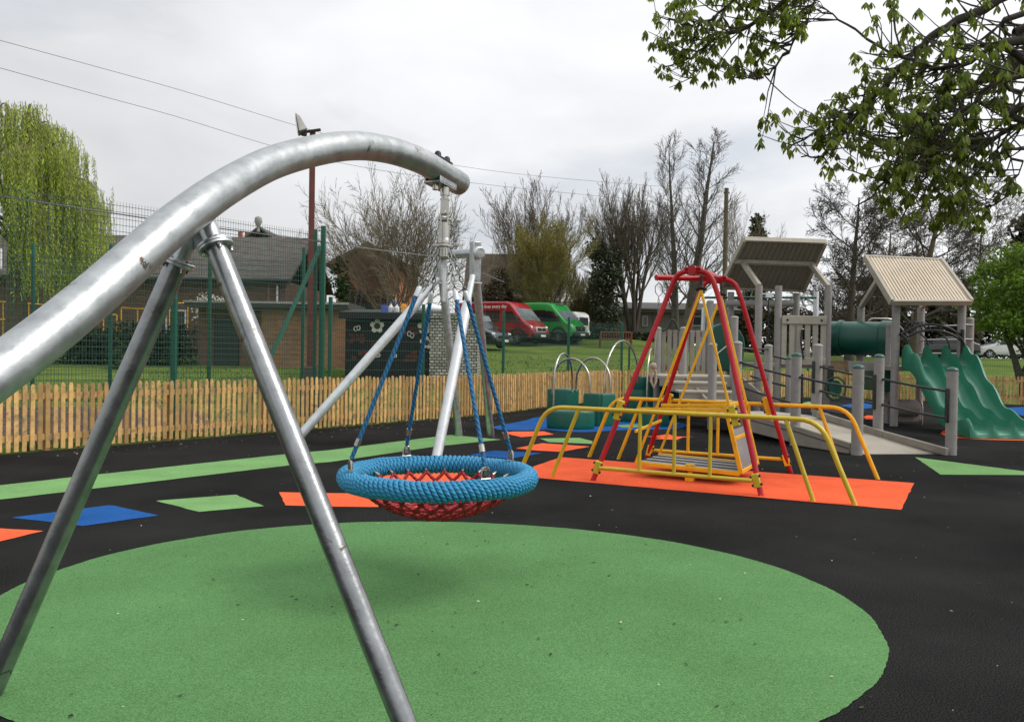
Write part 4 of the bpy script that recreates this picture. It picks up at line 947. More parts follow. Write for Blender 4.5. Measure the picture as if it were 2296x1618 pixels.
def bungalow():
    Y = 38; x0, x1 = P(60, 600, Y).x - 5, P(641, 600, Y).x; ze = P(520, 628, Y).z; zr = P(570, 538, Y + 4.2).z; z0 = hgt((x0 + x1) / 2, Y) - .3
    t = thing('brick_bungalow', 'long brown brick bungalow with a dark lichen spotted tiled roof at the left', 'house', ((x0 + x1) / 2, Y, z0))
    facade_box(t, x0, x1, Y, Y + 8.4, z0, ze, 'brick_brown'); gable_roof(t, x0, x1, Y, Y + 8.4, ze + .1, zr, 'roof_tile', ov=.3)
    MB().box(((x0 + x1) / 2, Y - .36, ze - .06), (x1 - x0 + .6, .05, .24)).build('fascia', 'fascia_dark', t)
    MB().cyl(((x0 + x1) / 2 - 9, Y - .45, ze), (x1 + .25, Y - .45, ze - .02), .06, n=8).build('gutter', 'car_trim', t)
    b = MB().cyl((x1 - .35, Y - .1, z0), (x1 - .35, Y - .1, ze), .05, n=8); b.build('downpipe', 'white_trim', t); MB().cyl((x1 - .75, Y - .1, z0), (x1 - .75, Y - .1, ze), .05, n=8).build('downpipe', 'brick_orange', t)
    for xa in (P(120, 700, Y).x, P(330, 700, Y).x): window(t, xa, xa + 1.8, Y, z0 + 1.2, z0 + 2.4)
    # annexe at the left end, lower roof
    t = thing('gabled_house', 'far gabled house with a pale roof finial and two orange chimney pots', 'house', (P(585, 530, 60).x, 60, hgt(-17, 60)))
    a = P(540, 545, 60); e = P(625, 545, 60); z1 = P(580, 512, 60).z; zz = hgt(-17, 60)
    facade_box(t, a.x, e.x, 60, 68, zz, a.z, 'brick_orange'); rf = gable_roof(t, a.x, e.x, 60, 68, a.z, z1, 'roof_tile', axis='y')
    xm = (a.x + e.x) / 2; MB().lathe((xm, 59.6, z1 - .3), [(.12, 0), (.09, .3), (.16, .45), (.28, .7), (.24, 1.0), (.08, 1.12)], 10).build('finial', 'lead_grey', rf)
    q = P(546, 540, 63); c = MB().box((q.x, 63, q.z - 1.2), (1.1, .7, 2.4)).build('chimney', 'brick_orange', rf)
    for dx in (-.25, .27): MB().lathe((q.x + dx, 63, q.z), [(.2, 0), (.17, .3), (.17, .62), (.2, .66)], 10).build('chimney_pot', 'terracotta', c)
bungalow()
def back_houses():
    Y = 46; a = P(737, 566, Y); e = P(905, 566, Y); pk = P(826, 549, Y); z0 = hgt(-8, Y) - .2
    t = thing('orange_brick_house', 'orange brick house with a wide gable and dark garage opening behind the bare spreading tree', 'house', ((a.x + e.x) / 2, Y, z0))
    zE = P(760, 588, Y).z
    facade_box(t, a.x + .5, e.x - .2, Y, Y + 9, z0, zE, 'brick_orange')
    xm = (a.x + e.x) / 2; MB().prism([V((a.x + .5, Y + .01, zE)), V((e.x - .2, Y + .01, zE)), V((xm, Y + .01, pk.z - .3))], (0, 8.9, 0)).build('gable', 'brick_orange', t)
    gable_roof(t, a.x + .4, e.x - .1, Y, Y + 9, zE, pk.z, 'roof_brown', axis='y', ov=.5)
    g0, g1 = P(776, 660, Y), P(866, 660, Y); MB().box(((g0.x + g1.x) / 2, Y - .02, (g0.z + z0) / 2), (g1.x - g0.x, .1, g0.z - z0)).build('garage_door', 'car_trim', t)
    MB().box(((g0.x + g1.x) / 2, Y - .06, g0.z + .1), (g1.x - g0.x + .3, .14, .2)).build('lintel', 'fascia_dark', t)
    w0 = P(868, 672, Y); window(t, w0.x, w0.x + .5, Y, w0.z - .9, w0.z + .3, bars=0)
    MB().box(P(884, 677, Y - .1), (.3, .14, .22)).build('wall_lamp', 'white_trim', t, bevel=.02)
    Y = 60; a = P(1050, 668, Y); e = P(1215, 668, Y); r = P(1100, 573, Y + 4.5); z0 = hgt(0, Y) - .2
    t = thing('low_brick_house', 'low house with orange brick wall and large dark brown roof behind the red minibus', 'house', ((a.x + e.x) / 2, Y, z0))
    facade_box(t, a.x, e.x, Y, Y + 9, z0, a.z, 'brick_orange'); gable_roof(t, a.x, e.x, Y, Y + 9, a.z + .1, r.z, 'roof_brown', ov=.4)
    MB().box(((a.x + e.x) / 2, Y - .46, a.z - .08), (e.x - a.x + .8, .05, .22)).build('fascia', 'fascia_dark', t)
    for k in range(3): xa = lerp(a.x + .8, e.x - 3, k / 2); window(t, xa, xa + 1.6, Y, z0 + 1.1, z0 + 2.3)
    Y = 63; a = P(1236, 697, Y); e = P(1650, 697, Y); z0 = hgt(8, 58) - .2
    t = thing('prefab_hall', 'long low grey brown prefab hall with a pale roof edge behind the red bench', 'building', ((a.x + e.x) / 2, Y, z0))
    facade_box(t, a.x, e.x, Y, Y + 8, z0, a.z, 'prefab_wall')
    rb = MB(); rb.prism([V((a.x - .3, Y - .3, a.z)), V((a.x - .3, Y + 8.3, a.z)), V((a.x - .3, Y + 8.3, a.z + .9)), V((a.x - .3, Y + 4, a.z + 1.0)), V((a.x - .3, Y - .3, a.z + .32))], (e.x - a.x + .6, 0, 0)); rf = rb.build('roof', 'fascia_dark', t)
    MB().box(((a.x + e.x) / 2, Y - .33, a.z + .30), (e.x - a.x + .6, .05, .09)).build('roof_edge', 'lead_grey', rf)
    for k in range(10): MB().box((lerp(a.x, e.x, (k + .5) / 10), Y - .015, (z0 + a.z) / 2), (.06, .03, a.z - z0)).build('cover_strip', 'fascia_dark', t)
    for p0, p1 in ((1315, 1333), (1440, 1452), (1550, 1575)):
        q0, q1 = P(p0, 708, Y), P(p1, 731, Y); window(t, q0.x, q1.x, Y, q1.z, q0.z, 'lead_grey', 0)
back_houses()
def sheds():
    Y = 33; x0, xm, x1 = P(435, 700, Y).x, P(587, 700, Y).x, P(775, 700, Y).x; z0 = hgt(-9, Y) - .05; z1 = P(680, 692, Y).z
    t = thing('brick_store', 'flat roofed tan brick store with a dark doorway behind the green court fence', 'shed', ((x0 + x1) / 2, Y, z0))
    facade_box(t, xm, x1, Y, Y + 3.2, z0, z1, 'brick_tan'); facade_box(t, x0, xm - .004, Y + .5, Y + 3.2, z0, z1 - .01, 'brick_brown')
    d0, d1 = P(470, 700, Y).x, P(528, 700, Y).x
    MB().box(((d0 + d1) / 2, Y + .47, z0 + 1.0), (d1 - d0, .08, 2.0)).build('door', 'car_trim', t, bevel=.01)
    MB().box(((x0 + x1) / 2, Y + 1.4, z1 + .12), (x1 - x0 + .4, 3.8, .26)).build('roof', 'fascia_dark', t)
    MB().box(((x0 + x1) / 2, Y - .53, z1 + .2), (x1 - x0 + .44, .06, .09)).build('roof_edge', 'lead_grey', t)
    # painted shed
    Y = 29; x0, x1 = P(775, 700, Y).x, P(962, 700, Y).x; z0 = hgt(-4, Y) - .12; z1 = P(870, 712, Y).z
    t = thing('painted_shed', 'black painted shed with white flower shapes and dark red brick patterns on its front', 'shed', ((x0 + x1) / 2, Y, z0))
    facade_box(t, x0, x1, Y, Y + 3, z0, z1, 'mural_black')
    rb = MB(); n = 40
    for i in range(n): rb.box((lerp(x0, x1, (i + .5) / n), Y - .012, (z0 + z1) / 2), ((x1 - x0) / n * .5, .024, z1 - z0 - .02))
    rb.build('cladding', 'mural_black', t)
    MB().box(((x0 + x1) / 2 - .05, Y - .3, z1 + .05), (x1 - x0 + .25, .08, .24)).build('fascia', 'mural_black', t, bevel=.01)
    MB().add([(x0 - .2, Y - .28, z1 + .17), (x1 + .05, Y - .28, z1 + .17), (x1 + .05, Y + 3.1, z1 + .42), (x0 - .2, Y + 3.1, z1 + .42)], [(0, 1, 2, 3)]).build('roof', 'roof_felt', t)
    yf = Y - .032
    def disc(b, c, r, rz=None, n=14, y=yf): b.prism([V((c.x + r * math.cos(2 * PI * i / n), y, c.z + (rz or r) * math.sin(2 * PI * i / n))) for i in range(n)], (0, .004, 0))
    def flower(px, py, R_, k=5):
        c = P(px, py, Y); b = MB()
        for i in range(k):
            a = PI / 2 + 2 * PI * i / k; disc(b, c + V((math.cos(a), 0, math.sin(a))) * R_ * .66, R_ * .40, y=yf - .0035 * (i % 2) )
        o = b.build('painted_flower', 'mural_white', t, smooth=False)
        b = MB(); disc(b, c, R_ * .46, y=yf - .009); b.build('flower_centre', 'mural_brown', o, smooth=False)
    flower(846, 731, .24); flower(952, 733, .24); flower(956, 768, .22)
    def eight(px, py, s, tilt=.3):
        b = MB(); c = P(px, py, Y)
        for k in (-1, 1):
            q = c + V((k * s * .5 * math.cos(tilt), 0, k * s * .5 * math.sin(tilt)))
            b.tube([V((q.x + s * .5 * math.cos(a), yf - .004, q.z + s * .72 * math.sin(a))) for a in np.linspace(0, 2 * PI, 13)[:-1]], .018, 5, closed=True)
        b.build('painted_ring', 'mural_white', t, smooth=False)
    eight(801, 736, .11); eight(921, 750, .12, -.5); eight(848, 797, .07); eight(885, 798, .07)
    for px0, px1, py0, py1 in ((783, 817, 747, 771), (788, 835, 786, 808), (905, 935, 786, 812), (880, 948, 730, 752), (830, 850, 765, 775)):
        a, e = P(px0, py0, Y), P(px1, py1, Y); b = MB(); nr = max(2, int((a.z - e.z) / .12)); nc = max(2, int((e.x - a.x) / .16))
        for r in range(nr):
            for c in range(nc):
                if random.random() < .86: b.box((lerp(a.x, e.x, (c + .5 + .25 * (r % 2)) / nc), yf, lerp(e.z, a.z, (r + .5) / nr)), ((e.x - a.x) / nc * .86, .006, (a.z - e.z) / nr * .8))
        b.build('painted_bricks', 'mural_red', t, smooth=False)
    # stone block wall
    xs0, xs1 = P(964, 700, Y - .2).x, P(1072, 700, Y - .2).x
    t = thing('stone_wall', 'pale grey stone block store wall joined to the right of the painted shed', 'wall', ((xs0 + xs1) / 2, Y, z0))
    facade_box(t, xs0, xs1, Y - .2, Y + 2.6, z0 - .1, z1, 'stone_block')
    MB().box(((xs0 + xs1) / 2, Y + 1.2, z1 + .09), (xs1 - xs0 + .08, 2.95, .18)).build('coping', 'stone_block', t, bevel=.02)
    # things left on the shed roof
    zr = z1 + .20
    g = P(966, 703, Y + .8); b = MB(); b.sphere((g.x, g.y, z1 + .36), .5, 14, 8, 1.15, .5, .34); o = b.build('plastic_sack', 'plastic_white'); tag(o, 'white bulging plastic sack lying on the shed roof next to the stone wall', 'sack')
    for dx, m, lab, h in ((-.36, 'plastic_blue', 'small blue carton at the left of the row on the shed roof', .2), (-.12, 'plastic_white', 'white bottle with a blue cap on the shed roof', .3), (.1, 'plastic_white', 'white bottle standing lower in front of the amber carton on the shed roof', .27), (.34, 'plastic_amber', 'amber carton at the right of the row on the shed roof', .25)):
        g = P(884, 696, Y + .25); t = thing('bottle' if m == 'plastic_white' else 'carton', lab, 'bottle' if m == 'plastic_white' else 'carton', (g.x + dx, g.y - (.1 if dx == .1 else 0), zr))
        p = t.location
        if m == 'plastic_white':
            MB().lathe(p, [(.09, 0), (.1, .02), (.1, h * .6), (.04, h * .82), (.04, h)], 12).build('bottle_body', m, t); MB().lathe(p + V((0, 0, h)), [(.045, 0), (.045, .06)], 10).build('cap', 'plastic_blue', t)
        else: MB().box(p + V((0, 0, h / 2)), (.2, .16, h), .2).build('carton_body', m, t, bevel=.01); MB().beam(p + V((-.08, 0, h + .03)), p + V((.08, 0, h + .03)), .02, .06).build('carton_fold', m, t)
sheds()
def handrails():
    for lab, pts, Y in (('yellow handrail of a ramp at the far left, below the willow', [(-60, 673), (40, 678), (115, 685)], 35), ('low yellow handrail section seen under the big arch beside the dark hedge', [(232, 704), (262, 706)], 35), ('yellow handrail section between the two legs of the arch', [(272, 690), (345, 693)], 35.5), ('yellow handrail at the white blossoming shrub', [(380, 679), (462, 681)], 36)):
        p = [P(a, c, Y) for a, c in pts]; z0 = hgt(p[0].x, Y); t = thing('yellow_handrail', lab, 'handrail', (p[0].x, Y, z0), 'yellow handrails')
        MB().tube(p, .03, 8).build('top_rail', 'yellow_paint', t)
        if len(p) > 2: MB().tube([q - V((0, 0, .75)) for q in p], .03, 8).build('mid_rail', 'yellow_paint', t)
        n = max(2, int((p[-1] - p[0]).length / 1.1))
        for i in range(n + 1):
            q = p[0].lerp(p[-1], i / n); q = q if len(p) == 2 else (p[0].lerp(p[1], i / n * 2) if i / n < .5 else p[1].lerp(p[2], i / n * 2 - 1)); MB().cyl((q.x, q.y, hgt(q.x, q.y)), q, .028, n=8).build('rail_post', 'yellow_paint', t)
handrails()
def park_bench(loc, rz, label, m, w=1.9):
    t = thing('park_bench', label, 'bench'); n = 9
    for i in range(5): MB().box((0, -.22 + .11 * i, .45), (w, .085, .03)).build('seat_slat', m, t, bevel=.006)
    for z in (.52, .93): MB().box((0, .30 + (z - .52) * .18, z), (w, .04, .08)).build('back_rail', m, t, bevel=.006)
    b = MB()
    for i in range(13): b.beam((lerp(-w / 2 + .08, w / 2 - .08, i / 12), .30, .55), (lerp(-w / 2 + .08, w / 2 - .08, i / 12), .37, .90), .055, .02)
    b.build('back_slats', m, t)
    for s in (-1, 1):
        MB().box((s * (w / 2 - .03), -.24, .33), (.07, .07, .66)).build('leg', m, t, bevel=.006)
        MB().beam((s * (w / 2 - .03), .29, 0), (s * (w / 2 - .03), .38, .98), .07, .07, up=V((0, 1, 0))).build('leg', m, t, bevel=.006)
        MB().box((s * (w / 2 - .03), .02, .67), (.09, .62, .035)).build('arm_rest', m, t, bevel=.006)
    t.location = loc; t.rotation_euler.z = rz; return t
q = P(1380, 765, 49.5); park_bench((q.x, 49.5, hgt(q.x, 49.5)), PI, 'red brown wooden bench with slatted back on the grass by the prefab hall', 'bench_red')
q = P(1885, 800, 33.2); park_bench((q.x, 33.2, hgt(q.x, 33.2) + .25), .12, 'dark brown wooden bench seen from behind under the green tunnel', 'bench_brown', 1.05)

# ------------------------------------------------------------------ vehicles (built pointing along +x, right side at -y)
def wheel(t, x, y, r, w, rim='alloy'):
    s = -1 if y < 0 else 1
    o = bpy.data.objects.new('wheel', None); C.objects.link(o); o.parent = t
    MB().lathe((x, y - s * w, r), [(r * .62, 0), (r * .95, .0), (r, .03), (r, w - .03), (r * .95, w), (r * .62, w)], 24, V((0, s, 0))).build('tyre', 'tyre', o)
    b = MB(); b.lathe((x, y - s * w, r), [(r * .63, 0), (r * .66, w + .004), (r * .58, w - .004), (r * .5, w - .02), (r * .2, w - .015), (r * .15, w + .004), (.01, w + .004)], 24, V((0, s, 0)))
    for k in range(5):
        a = 2 * PI * k / 5; b.beam(V((x + .12 * r * math.cos(a), y + s * -.004, r + .12 * r * math.sin(a))), V((x + .56 * r * math.cos(a), y + s * -.004, r + .56 * r * math.sin(a))), .07 * r / .33, .03, up=V((0, 1, 0)))
    b.build('rim', rim, o)
def body_loft(prof_top, prof_bot, W, tuck, name, m, t, ns=None):
    """body from side profile: lists of (x, z) of the roofline and the sill, rear to front; tuck(z) narrows the upper body"""
    xs = sorted(set([p[0] for p in prof_top] + [p[0] for p in prof_bot]))
    xx = sorted(set(list(np.linspace(xs[0], xs[-1], 44)) + xs)); rings = []
    zt = lambda x: float(np.interp(x, [p[0] for p in prof_top], [p[1] for p in prof_top])); zb = lambda x: float(np.interp(x, [p[0] for p in prof_bot], [p[1] for p in prof_bot]))
    x0, x1 = xs[0], xs[-1]
    for x in xx:
        a, b = zb(x), zt(x); endf = 1 - .16 * max(0, 1 - (x1 - x) / .55) ** 2 - .06 * max(0, 1 - (x - x0) / .25) ** 2
        half = W / 2 * endf; ring = []; K = 10
        zs = [a + (b - a) * k / K for k in range(K + 1)]; c = min(.12, (b - a) * .25)
        side = []
        for z in [a, a + c * .3, a + c] + list(np.linspace(a + c, b - c, 8))[1:] + [b - c * .55, b - c * .2, b]:
            u = half * tuck(z); e = 0.
            if z > b - c: e = c * (1 - math.sqrt(max(0, 1 - ((z - (b - c)) / c) ** 2))) * 1.0
            if z < a + c: e = c * .35 * (1 - (z - a) / c)
            side.append((max(.02, u - e), z))
        ring = [V((x, -y, z)) for y, z in side] + [V((x, y, z)) for y, z in reversed(side)]
        rings.append(ring)
    return MB().tube_rings(rings).build(name, m, t, 28)
def side_panel(t, pts, W, tuck, m, name='side_window', s=-1, off=.012, parent=None):
    b = MB(); b.prism([V((x, s * (W / 2 * tuck(z) + off), z)) for x, z in pts], (0, -s * .05, 0)); return b.build(name, m, parent or t, bevel=0)
def cross_panel(t, a, c, w0, w1, m, name, out=.012, th=.02):
    """a panel across the body between profile points a and c (x, z) of half widths w0, w1"""
    d = V((c[0] - a[0], 0, c[1] - a[1])); nrm = V((d.z, 0, -d.x)).normalized()
    if nrm.x < 0 and name != 'rear_window': nrm = -nrm
    if name == 'rear_window' and nrm.x > 0: nrm = -nrm
    p = [V((a[0], -w0, a[1])), V((a[0], w0, a[1])), V((c[0], w1, c[1])), V((c[0], -w1, c[1]))]
    return MB().prism([q + nrm * out for q in p], nrm * -th).build(name, m, t)
def arch(t, x, W, tuck, r, m='car_trim'):
    for s in (-1, 1):
        y = s * (W / 2 * tuck(r) + .012); b = MB(); n = 14
        pts = [V((x + r * 1.22 * math.cos(a), y, r + r * 1.22 * math.sin(a))) for a in np.linspace(-.25, PI + .25, n)]
        b.prism(pts, (0, -s * .3, 0)); b.build('wheel_arch', 'tyre', t)
def minibus(label, paint, heading, front_wheel, L=5.95, W=2.05, Hh=2.55, text=True, grille='car_trim', arch_col='car_trim'):
    t = thing('minibus', label, 'minibus')
    tuck = lambda z: 1 - .035 * clamp((z - 1.2) / 1.3) - .03 * clamp((.6 - z) / .4)
    f = L / 2; r = -L / 2
    top = [(r, Hh - .10), (r + .12, Hh - .02), (0, Hh), (f - 1.95, Hh - .02), (f - 1.62, Hh - .13), (f - 1.42, Hh - .34), (f - .62, 1.36), (f - .46, 1.24), (f - .12, 1.02), (f, .78)]
    bot = [(r, .42), (f - .15, .36), (f, .42)]
    body_loft(top, bot, W, tuck, 'body', paint, t)
    # windscreen, side windows, front
    cross_panel(t, (f - 1.36, Hh - .42), (f - .66, 1.40), W * .41, W * .445, 'glass_screen', 'windscreen')
    for s in (-1, 1):
        side_panel(t, [(f - 2.05, 1.28), (f - .95, 1.28), (f - 1.42, 1.92), (f - 2.05, 1.95)], W, tuck, 'glass_dark', s=s)
        for i in range(3): side_panel(t, [(r + .3 + i * 1.12, 1.30), (r + 1.34 + i * 1.12, 1.30), (r + 1.34 + i * 1.12, 2.0), (r + .3 + i * 1.12, 2.0)], W, tuck, 'glass_dark', s=s)
        side_panel(t, [(r + .25, .42), (f - .25, .40), (f - .25, .58), (r + .25, .62)], W, tuck, arch_col, 'sill_trim', s=s)
        for xd in (f - 2.12, f - .86): side_panel(t, [(xd, .62), (xd + .012, .62), (xd + .012, 1.95 if xd < f - 1.5 else 1.27), (xd, 1.95 if xd < f - 1.5 else 1.27)], W, tuck, 'car_trim', 'door_seam', s=s, off=.008)
        m = MB(); m.box((f - .98, s * (W / 2 + .14), 1.45), (.12, .2, .34)); m.box((f - .98, s * (W / 2 + .02), 1.36), (.06, .12, .06)); m.build('mirror', 'car_trim', t, bevel=.03)
        h = MB(); h.sphere((f - .33, s * (W / 2 - .23), .98), .2, 12, 8, 1.35, .62, .62); h.build('headlight', 'lamp_glass', t)
    arch(t, f - 1.0, W, tuck, .36); arch(t, r + 1.15, W, tuck, .36)
    fl = MB()
    for s in (-1, 1):
        y = s * (W / 2 * tuck(.5) + .004); n = 12; fl = MB()
        o_ = [V((f - 1.0 + .62 * math.cos(a), y + s * .014, .34 + .62 * math.sin(a))) for a in np.linspace(.0, PI, n)]; i_ = [V((f - 1.0 + .44 * math.cos(a), y + s * .014, .34 + .44 * math.sin(a))) for a in np.linspace(PI, 0, n)]
        fl.prism(o_ + i_, (0, -s * .04, 0)); fl.build('arch_flare', arch_col, t)
    MB().box((f - .05, 0, .50), (.36, W * .86, .30)).build('bumper', arch_col, t, bevel=.08)
    g = MB(); g.box((f - .03, 0, .84), (.14, W * .50, .30)); gr = g.build('grille', 'plate_white' if grille == 'bright' else grille, t, bevel=.04)
    MB().box((f + .02, 0, .85), (.08, W * .44, .2)).build('grille_mesh', 'tyre', gr, bevel=.02)
    b = MB().cyl((f + .06, 0, .86), (f + .066, 0, .86), .06, n=12); b.build('badge', 'alloy', gr)
    MB().box((f + .13, .05, .48), (.02, .52, .12)).build('number_plate', 'plate_white', t)
    for x in (f - 1.0, r + 1.15):
        for s in (-1, 1): wheel(t, x, s * (W / 2 + .035), .34, .22)
    if text:
        cu = bpy.data.curves.new('lettering', 'FONT'); cu.body = 'ing lives every day'; cu.size = .28; cu.extrude = .004; cu.offset = .006; cu.space_character = 1.02
        o = bpy.data.objects.new('lettering', cu); C.objects.link(o); o.parent = t; o.location = (f - 3.95, -(W / 2 * tuck(2.2) + .012), 2.14); o.rotation_euler = (PI / 2, 0, 0); bpy.context.view_layer.update(); me = bpy.data.meshes.new_from_object(o.evaluated_get(bpy.context.evaluated_depsgraph_get())); bpy.data.objects.remove(o); o2 = bpy.data.objects.new('lettering', me); C.objects.link(o2); o2.parent = t; me.materials.clear(); me.materials.append(MATS['plate_white']); o2.location = (f - 3.95, -(W / 2 * tuck(2.2) + .012), 2.14); o2.rotation_euler = (PI / 2, 0, 0)
    rt = Matrix.Rotation(heading, 3, 'Z'); fw = rt @ V((f - 1.0, -W / 2, 0)); p = front_wheel - fw
    t.location = (p.x, p.y, hgt(p.x, p.y) + .012); t.rotation_euler.z = heading
    return t
HD = R(-36)
fw = P(1160, 764, 49.3)
red = minibus('red high roofed minibus with white lettering on its side, left of the green one', 'car_red', HD, V((fw.x, 49.3, 0)), grille='bright')
off = V((math.sin(-HD), math.cos(HD), 0))
grn = minibus('bright green minibus parked between the red minibus and the small white van', 'car_green', HD, V((fw.x, 49.3, 0)) + off * 3.05 + V((.75, -.5, 0)), L=5.6, W=2.0, Hh=2.5, text=False)
for yy in (-.42, -.2): pass
cb = MB(); cb.box((2.8 - 1.58, 0, 2.33), (.05, .9, .1)); o = cb.build('roof_sign', 'car_navy', grn, bevel=.01); o.rotation_euler = (0, 0, 0)
def small_van(label, paint, L, W, Hh, heading, loc, rear=True, bonnet=1.05):
    t = thing('parked_van', label, 'van'); tuck = lambda z: 1 - .06 * clamp((z - 1.0) / .9) - .03 * clamp((.5 - z) / .3); f, r = L / 2, -L / 2
    top = [(r, Hh - .45), (r + .06, Hh - .16), (r + .28, Hh - .02), (0, Hh), (f - 1.9, Hh - .03), (f - 1.7, Hh - .10), (f - bonnet, 1.13), (f - .8, 1.04), (f - .22, .86), (f, .62)]
    body_loft(top, [(r, .36), (f - .15, .28), (f, .36)], W, tuck, 'body', paint, t)
    cross_panel(t, (f - 1.66, Hh - .16), (f - bonnet - .06, 1.17), W * .39, W * .43, 'glass_screen', 'windscreen')
    for s in (-1, 1):
        side_panel(t, [(f - 2.3, 1.08), (f - 1.2, 1.08), (f - 1.72, Hh - .24), (f - 2.3, Hh - .22)], W, tuck, 'glass_dark', s=s)
        side_panel(t, [(r + .45, 1.1), (f - 2.42, 1.1), (f - 2.42, Hh - .25), (r + .5, Hh - .3)], W, tuck, 'glass_dark', s=s)
        m = MB().box((f - 1.32, s * (W / 2 + .1), 1.16), (.1, .18, .18)); m.build('mirror', 'car_trim', t, bevel=.03)
        MB().sphere((f - .3, s * (W / 2 - .24), .78), .17, 12, 8, 1.3, .75, .55).build('headlight', 'lamp_glass', t)
        MB().box((r + .02, s * (W / 2 - .12), .95), (.06, .1, .55)).build('tail_light', 'lamp_red', t, bevel=.02)
    if rear: MB().box((r - .005, 0, Hh - .62), (.05, W * .66, .52)).build('rear_window', 'glass_dark', t, bevel=.03)
    MB().box((r + .02, 0, .46), (.22, W * .9, .26)).build('bumper', paint, t, bevel=.06); MB().box((f - .06, 0, .42), (.3, W * .84, .24)).build('bumper', 'car_trim', t, bevel=.07)
    MB().box((f + .03, 0, .64), (.08, W * .5, .14)).build('grille', 'tyre', t, bevel=.02); MB().box((f + .1, 0, .42), (.02, .5, .11)).build('number_plate', 'plate_white', t); MB().box((r - .1, 0, .62), (.02, .5, .11)).build('number_plate', 'plastic_amber', t)
    for x in (f - .9, r + .75):
        arch(t, x, W, tuck, .31)
        for s in (-1, 1): wheel(t, x, s * (W / 2 + .03), .31, .2)
    t.location = (loc.x, loc.y, hgt(loc.x, loc.y) + .012); t.rotation_euler.z = heading; return t
q = P(1282, 760, 54.0); small_van('small white van seen from behind, right of the green minibus', 'car_white', 4.2, 1.75, 1.85, R(146), q + V((-1.0, 1.0, 0)))
q = P(1100, 760, 45.6); small_van('dark navy van parked with its bonnet in front of the red minibus', 'car_navy', 4.7, 1.9, 1.95, HD, V((q.x - 1.15, 46.4, 0)), bonnet=1.2)
def parked_car(label, paint, L, W, Hh, heading, loc):
    t = thing('parked_car', label, 'car'); tuck = lambda z: 1 - .16 * clamp((z - .9) / .6) - .04 * clamp((.45 - z) / .25); f, r = L / 2, -L / 2
    top = [(r, .74), (r + .07, .98), (r + .30, 1.06), (r + .85, Hh - .12), (r + 1.25, Hh), (f - 2.1, Hh - .01), (f - 1.8, Hh - .1), (f - 1.15, 1.02), (f - .9, .95), (f - .25, .80), (f, .58)]
    body_loft(top, [(r, .34), (f - .15, .24), (f, .32)], W, tuck, 'body', paint, t)
    cross_panel(t, (f - 1.78, Hh - .13), (f - 1.2, 1.05), W * .34, W * .40, 'glass_screen', 'windscreen'); cross_panel(t, (r + .32, 1.09), (r + .82, Hh - .15), W * .39, W * .34, 'glass_dark', 'rear_window')
    for s in (-1, 1):
        side_panel(t, [(r + .72, 1.0), (f - 1.35, 1.0), (f - 1.9, Hh - .15), (r + 1.05, Hh - .14)], W, tuck, 'glass_dark', s=s, off=.03)
        MB().box((r + .06, s * (W / 2 - .26), .88), (.12, .36, .14)).build('tail_light', 'lamp_red', t, bevel=.03)
        MB().sphere((f - .26, s * (W / 2 - .26), .70), .16, 12, 8, 1.3, .8, .5).build('headlight', 'lamp_glass', t); MB().box((f - 1.4, s * (W / 2 + .06), 1.02), (.1, .16, .12)).build('mirror', paint, t, bevel=.03)
    MB().box((r - .005, 0, .74), (.03, .5, .11)).build('number_plate', 'plastic_amber', t); MB().box((f + .01, 0, .45), (.05, W * .5, .12)).build('grille', 'tyre', t)
    for x in (f - .85, r + .8):
        arch(t, x, W, tuck, .33)
        for s in (-1, 1): wheel(t, x, s * (W / 2 + .03), .33, .21)
    t.location = (loc.x, loc.y, hgt(loc.x, loc.y)); t.rotation_euler.z = heading; return t
q = P(2132, 800, 58); parked_car('black car with a red tail light parked behind the slide', 'car_black', 4.4, 1.85, 1.5, R(163), q + V((-.6, 0, 0)))
q = P(2222, 803, 60); parked_car('white car half hidden by the bright green tree, right of the black car', 'car_white', 4.3, 1.85, 1.55, R(172), q + V((.9, 0, 0)))

# ------------------------------------------------------------------ trees
rnd = random.Random(11)
def rv(k=1.): return V((rnd.uniform(-k, k), rnd.uniform(-k, k), rnd.uniform(-k, k)))
class Wood:
    """light-weight branch mesh: many polylines with few-sided tubes"""
    def __init__(s): s.b = MB()
    def line(s, pts, r0, r1, n=3):
        m = len(pts); d = pts[-1] - pts[0]
        if d.length < 1e-5: return
        u, w = perp(d); b = s.b; k = len(b.v)
        cs = [(math.cos(2 * PI * j / n), math.sin(2 * PI * j / n)) for j in range(n)]
        for i, p in enumerate(pts):
            r = lerp(r0, r1, i / (m - 1))
            for c, q in cs: b.v.append((p.x + (u.x * c + w.x * q) * r, p.y + (u.y * c + w.y * q) * r, p.z + (u.z * c + w.z * q) * r))
        for i in range(m - 1):
            for j in range(n):
                j2 = (j + 1) % n; b.f.append((k + i * n + j, k + i * n + j2, k + (i + 1) * n + j2, k + (i + 1) * n + j))
def limb(p, d, L, k, wob_, bend):
    pts = [p]; d = d.normalized()
    for i in range(k):
        d = (d + rv(wob_) + bend / k).normalized(); pts.append(pts[-1] + d * (L / k))
    return pts, d
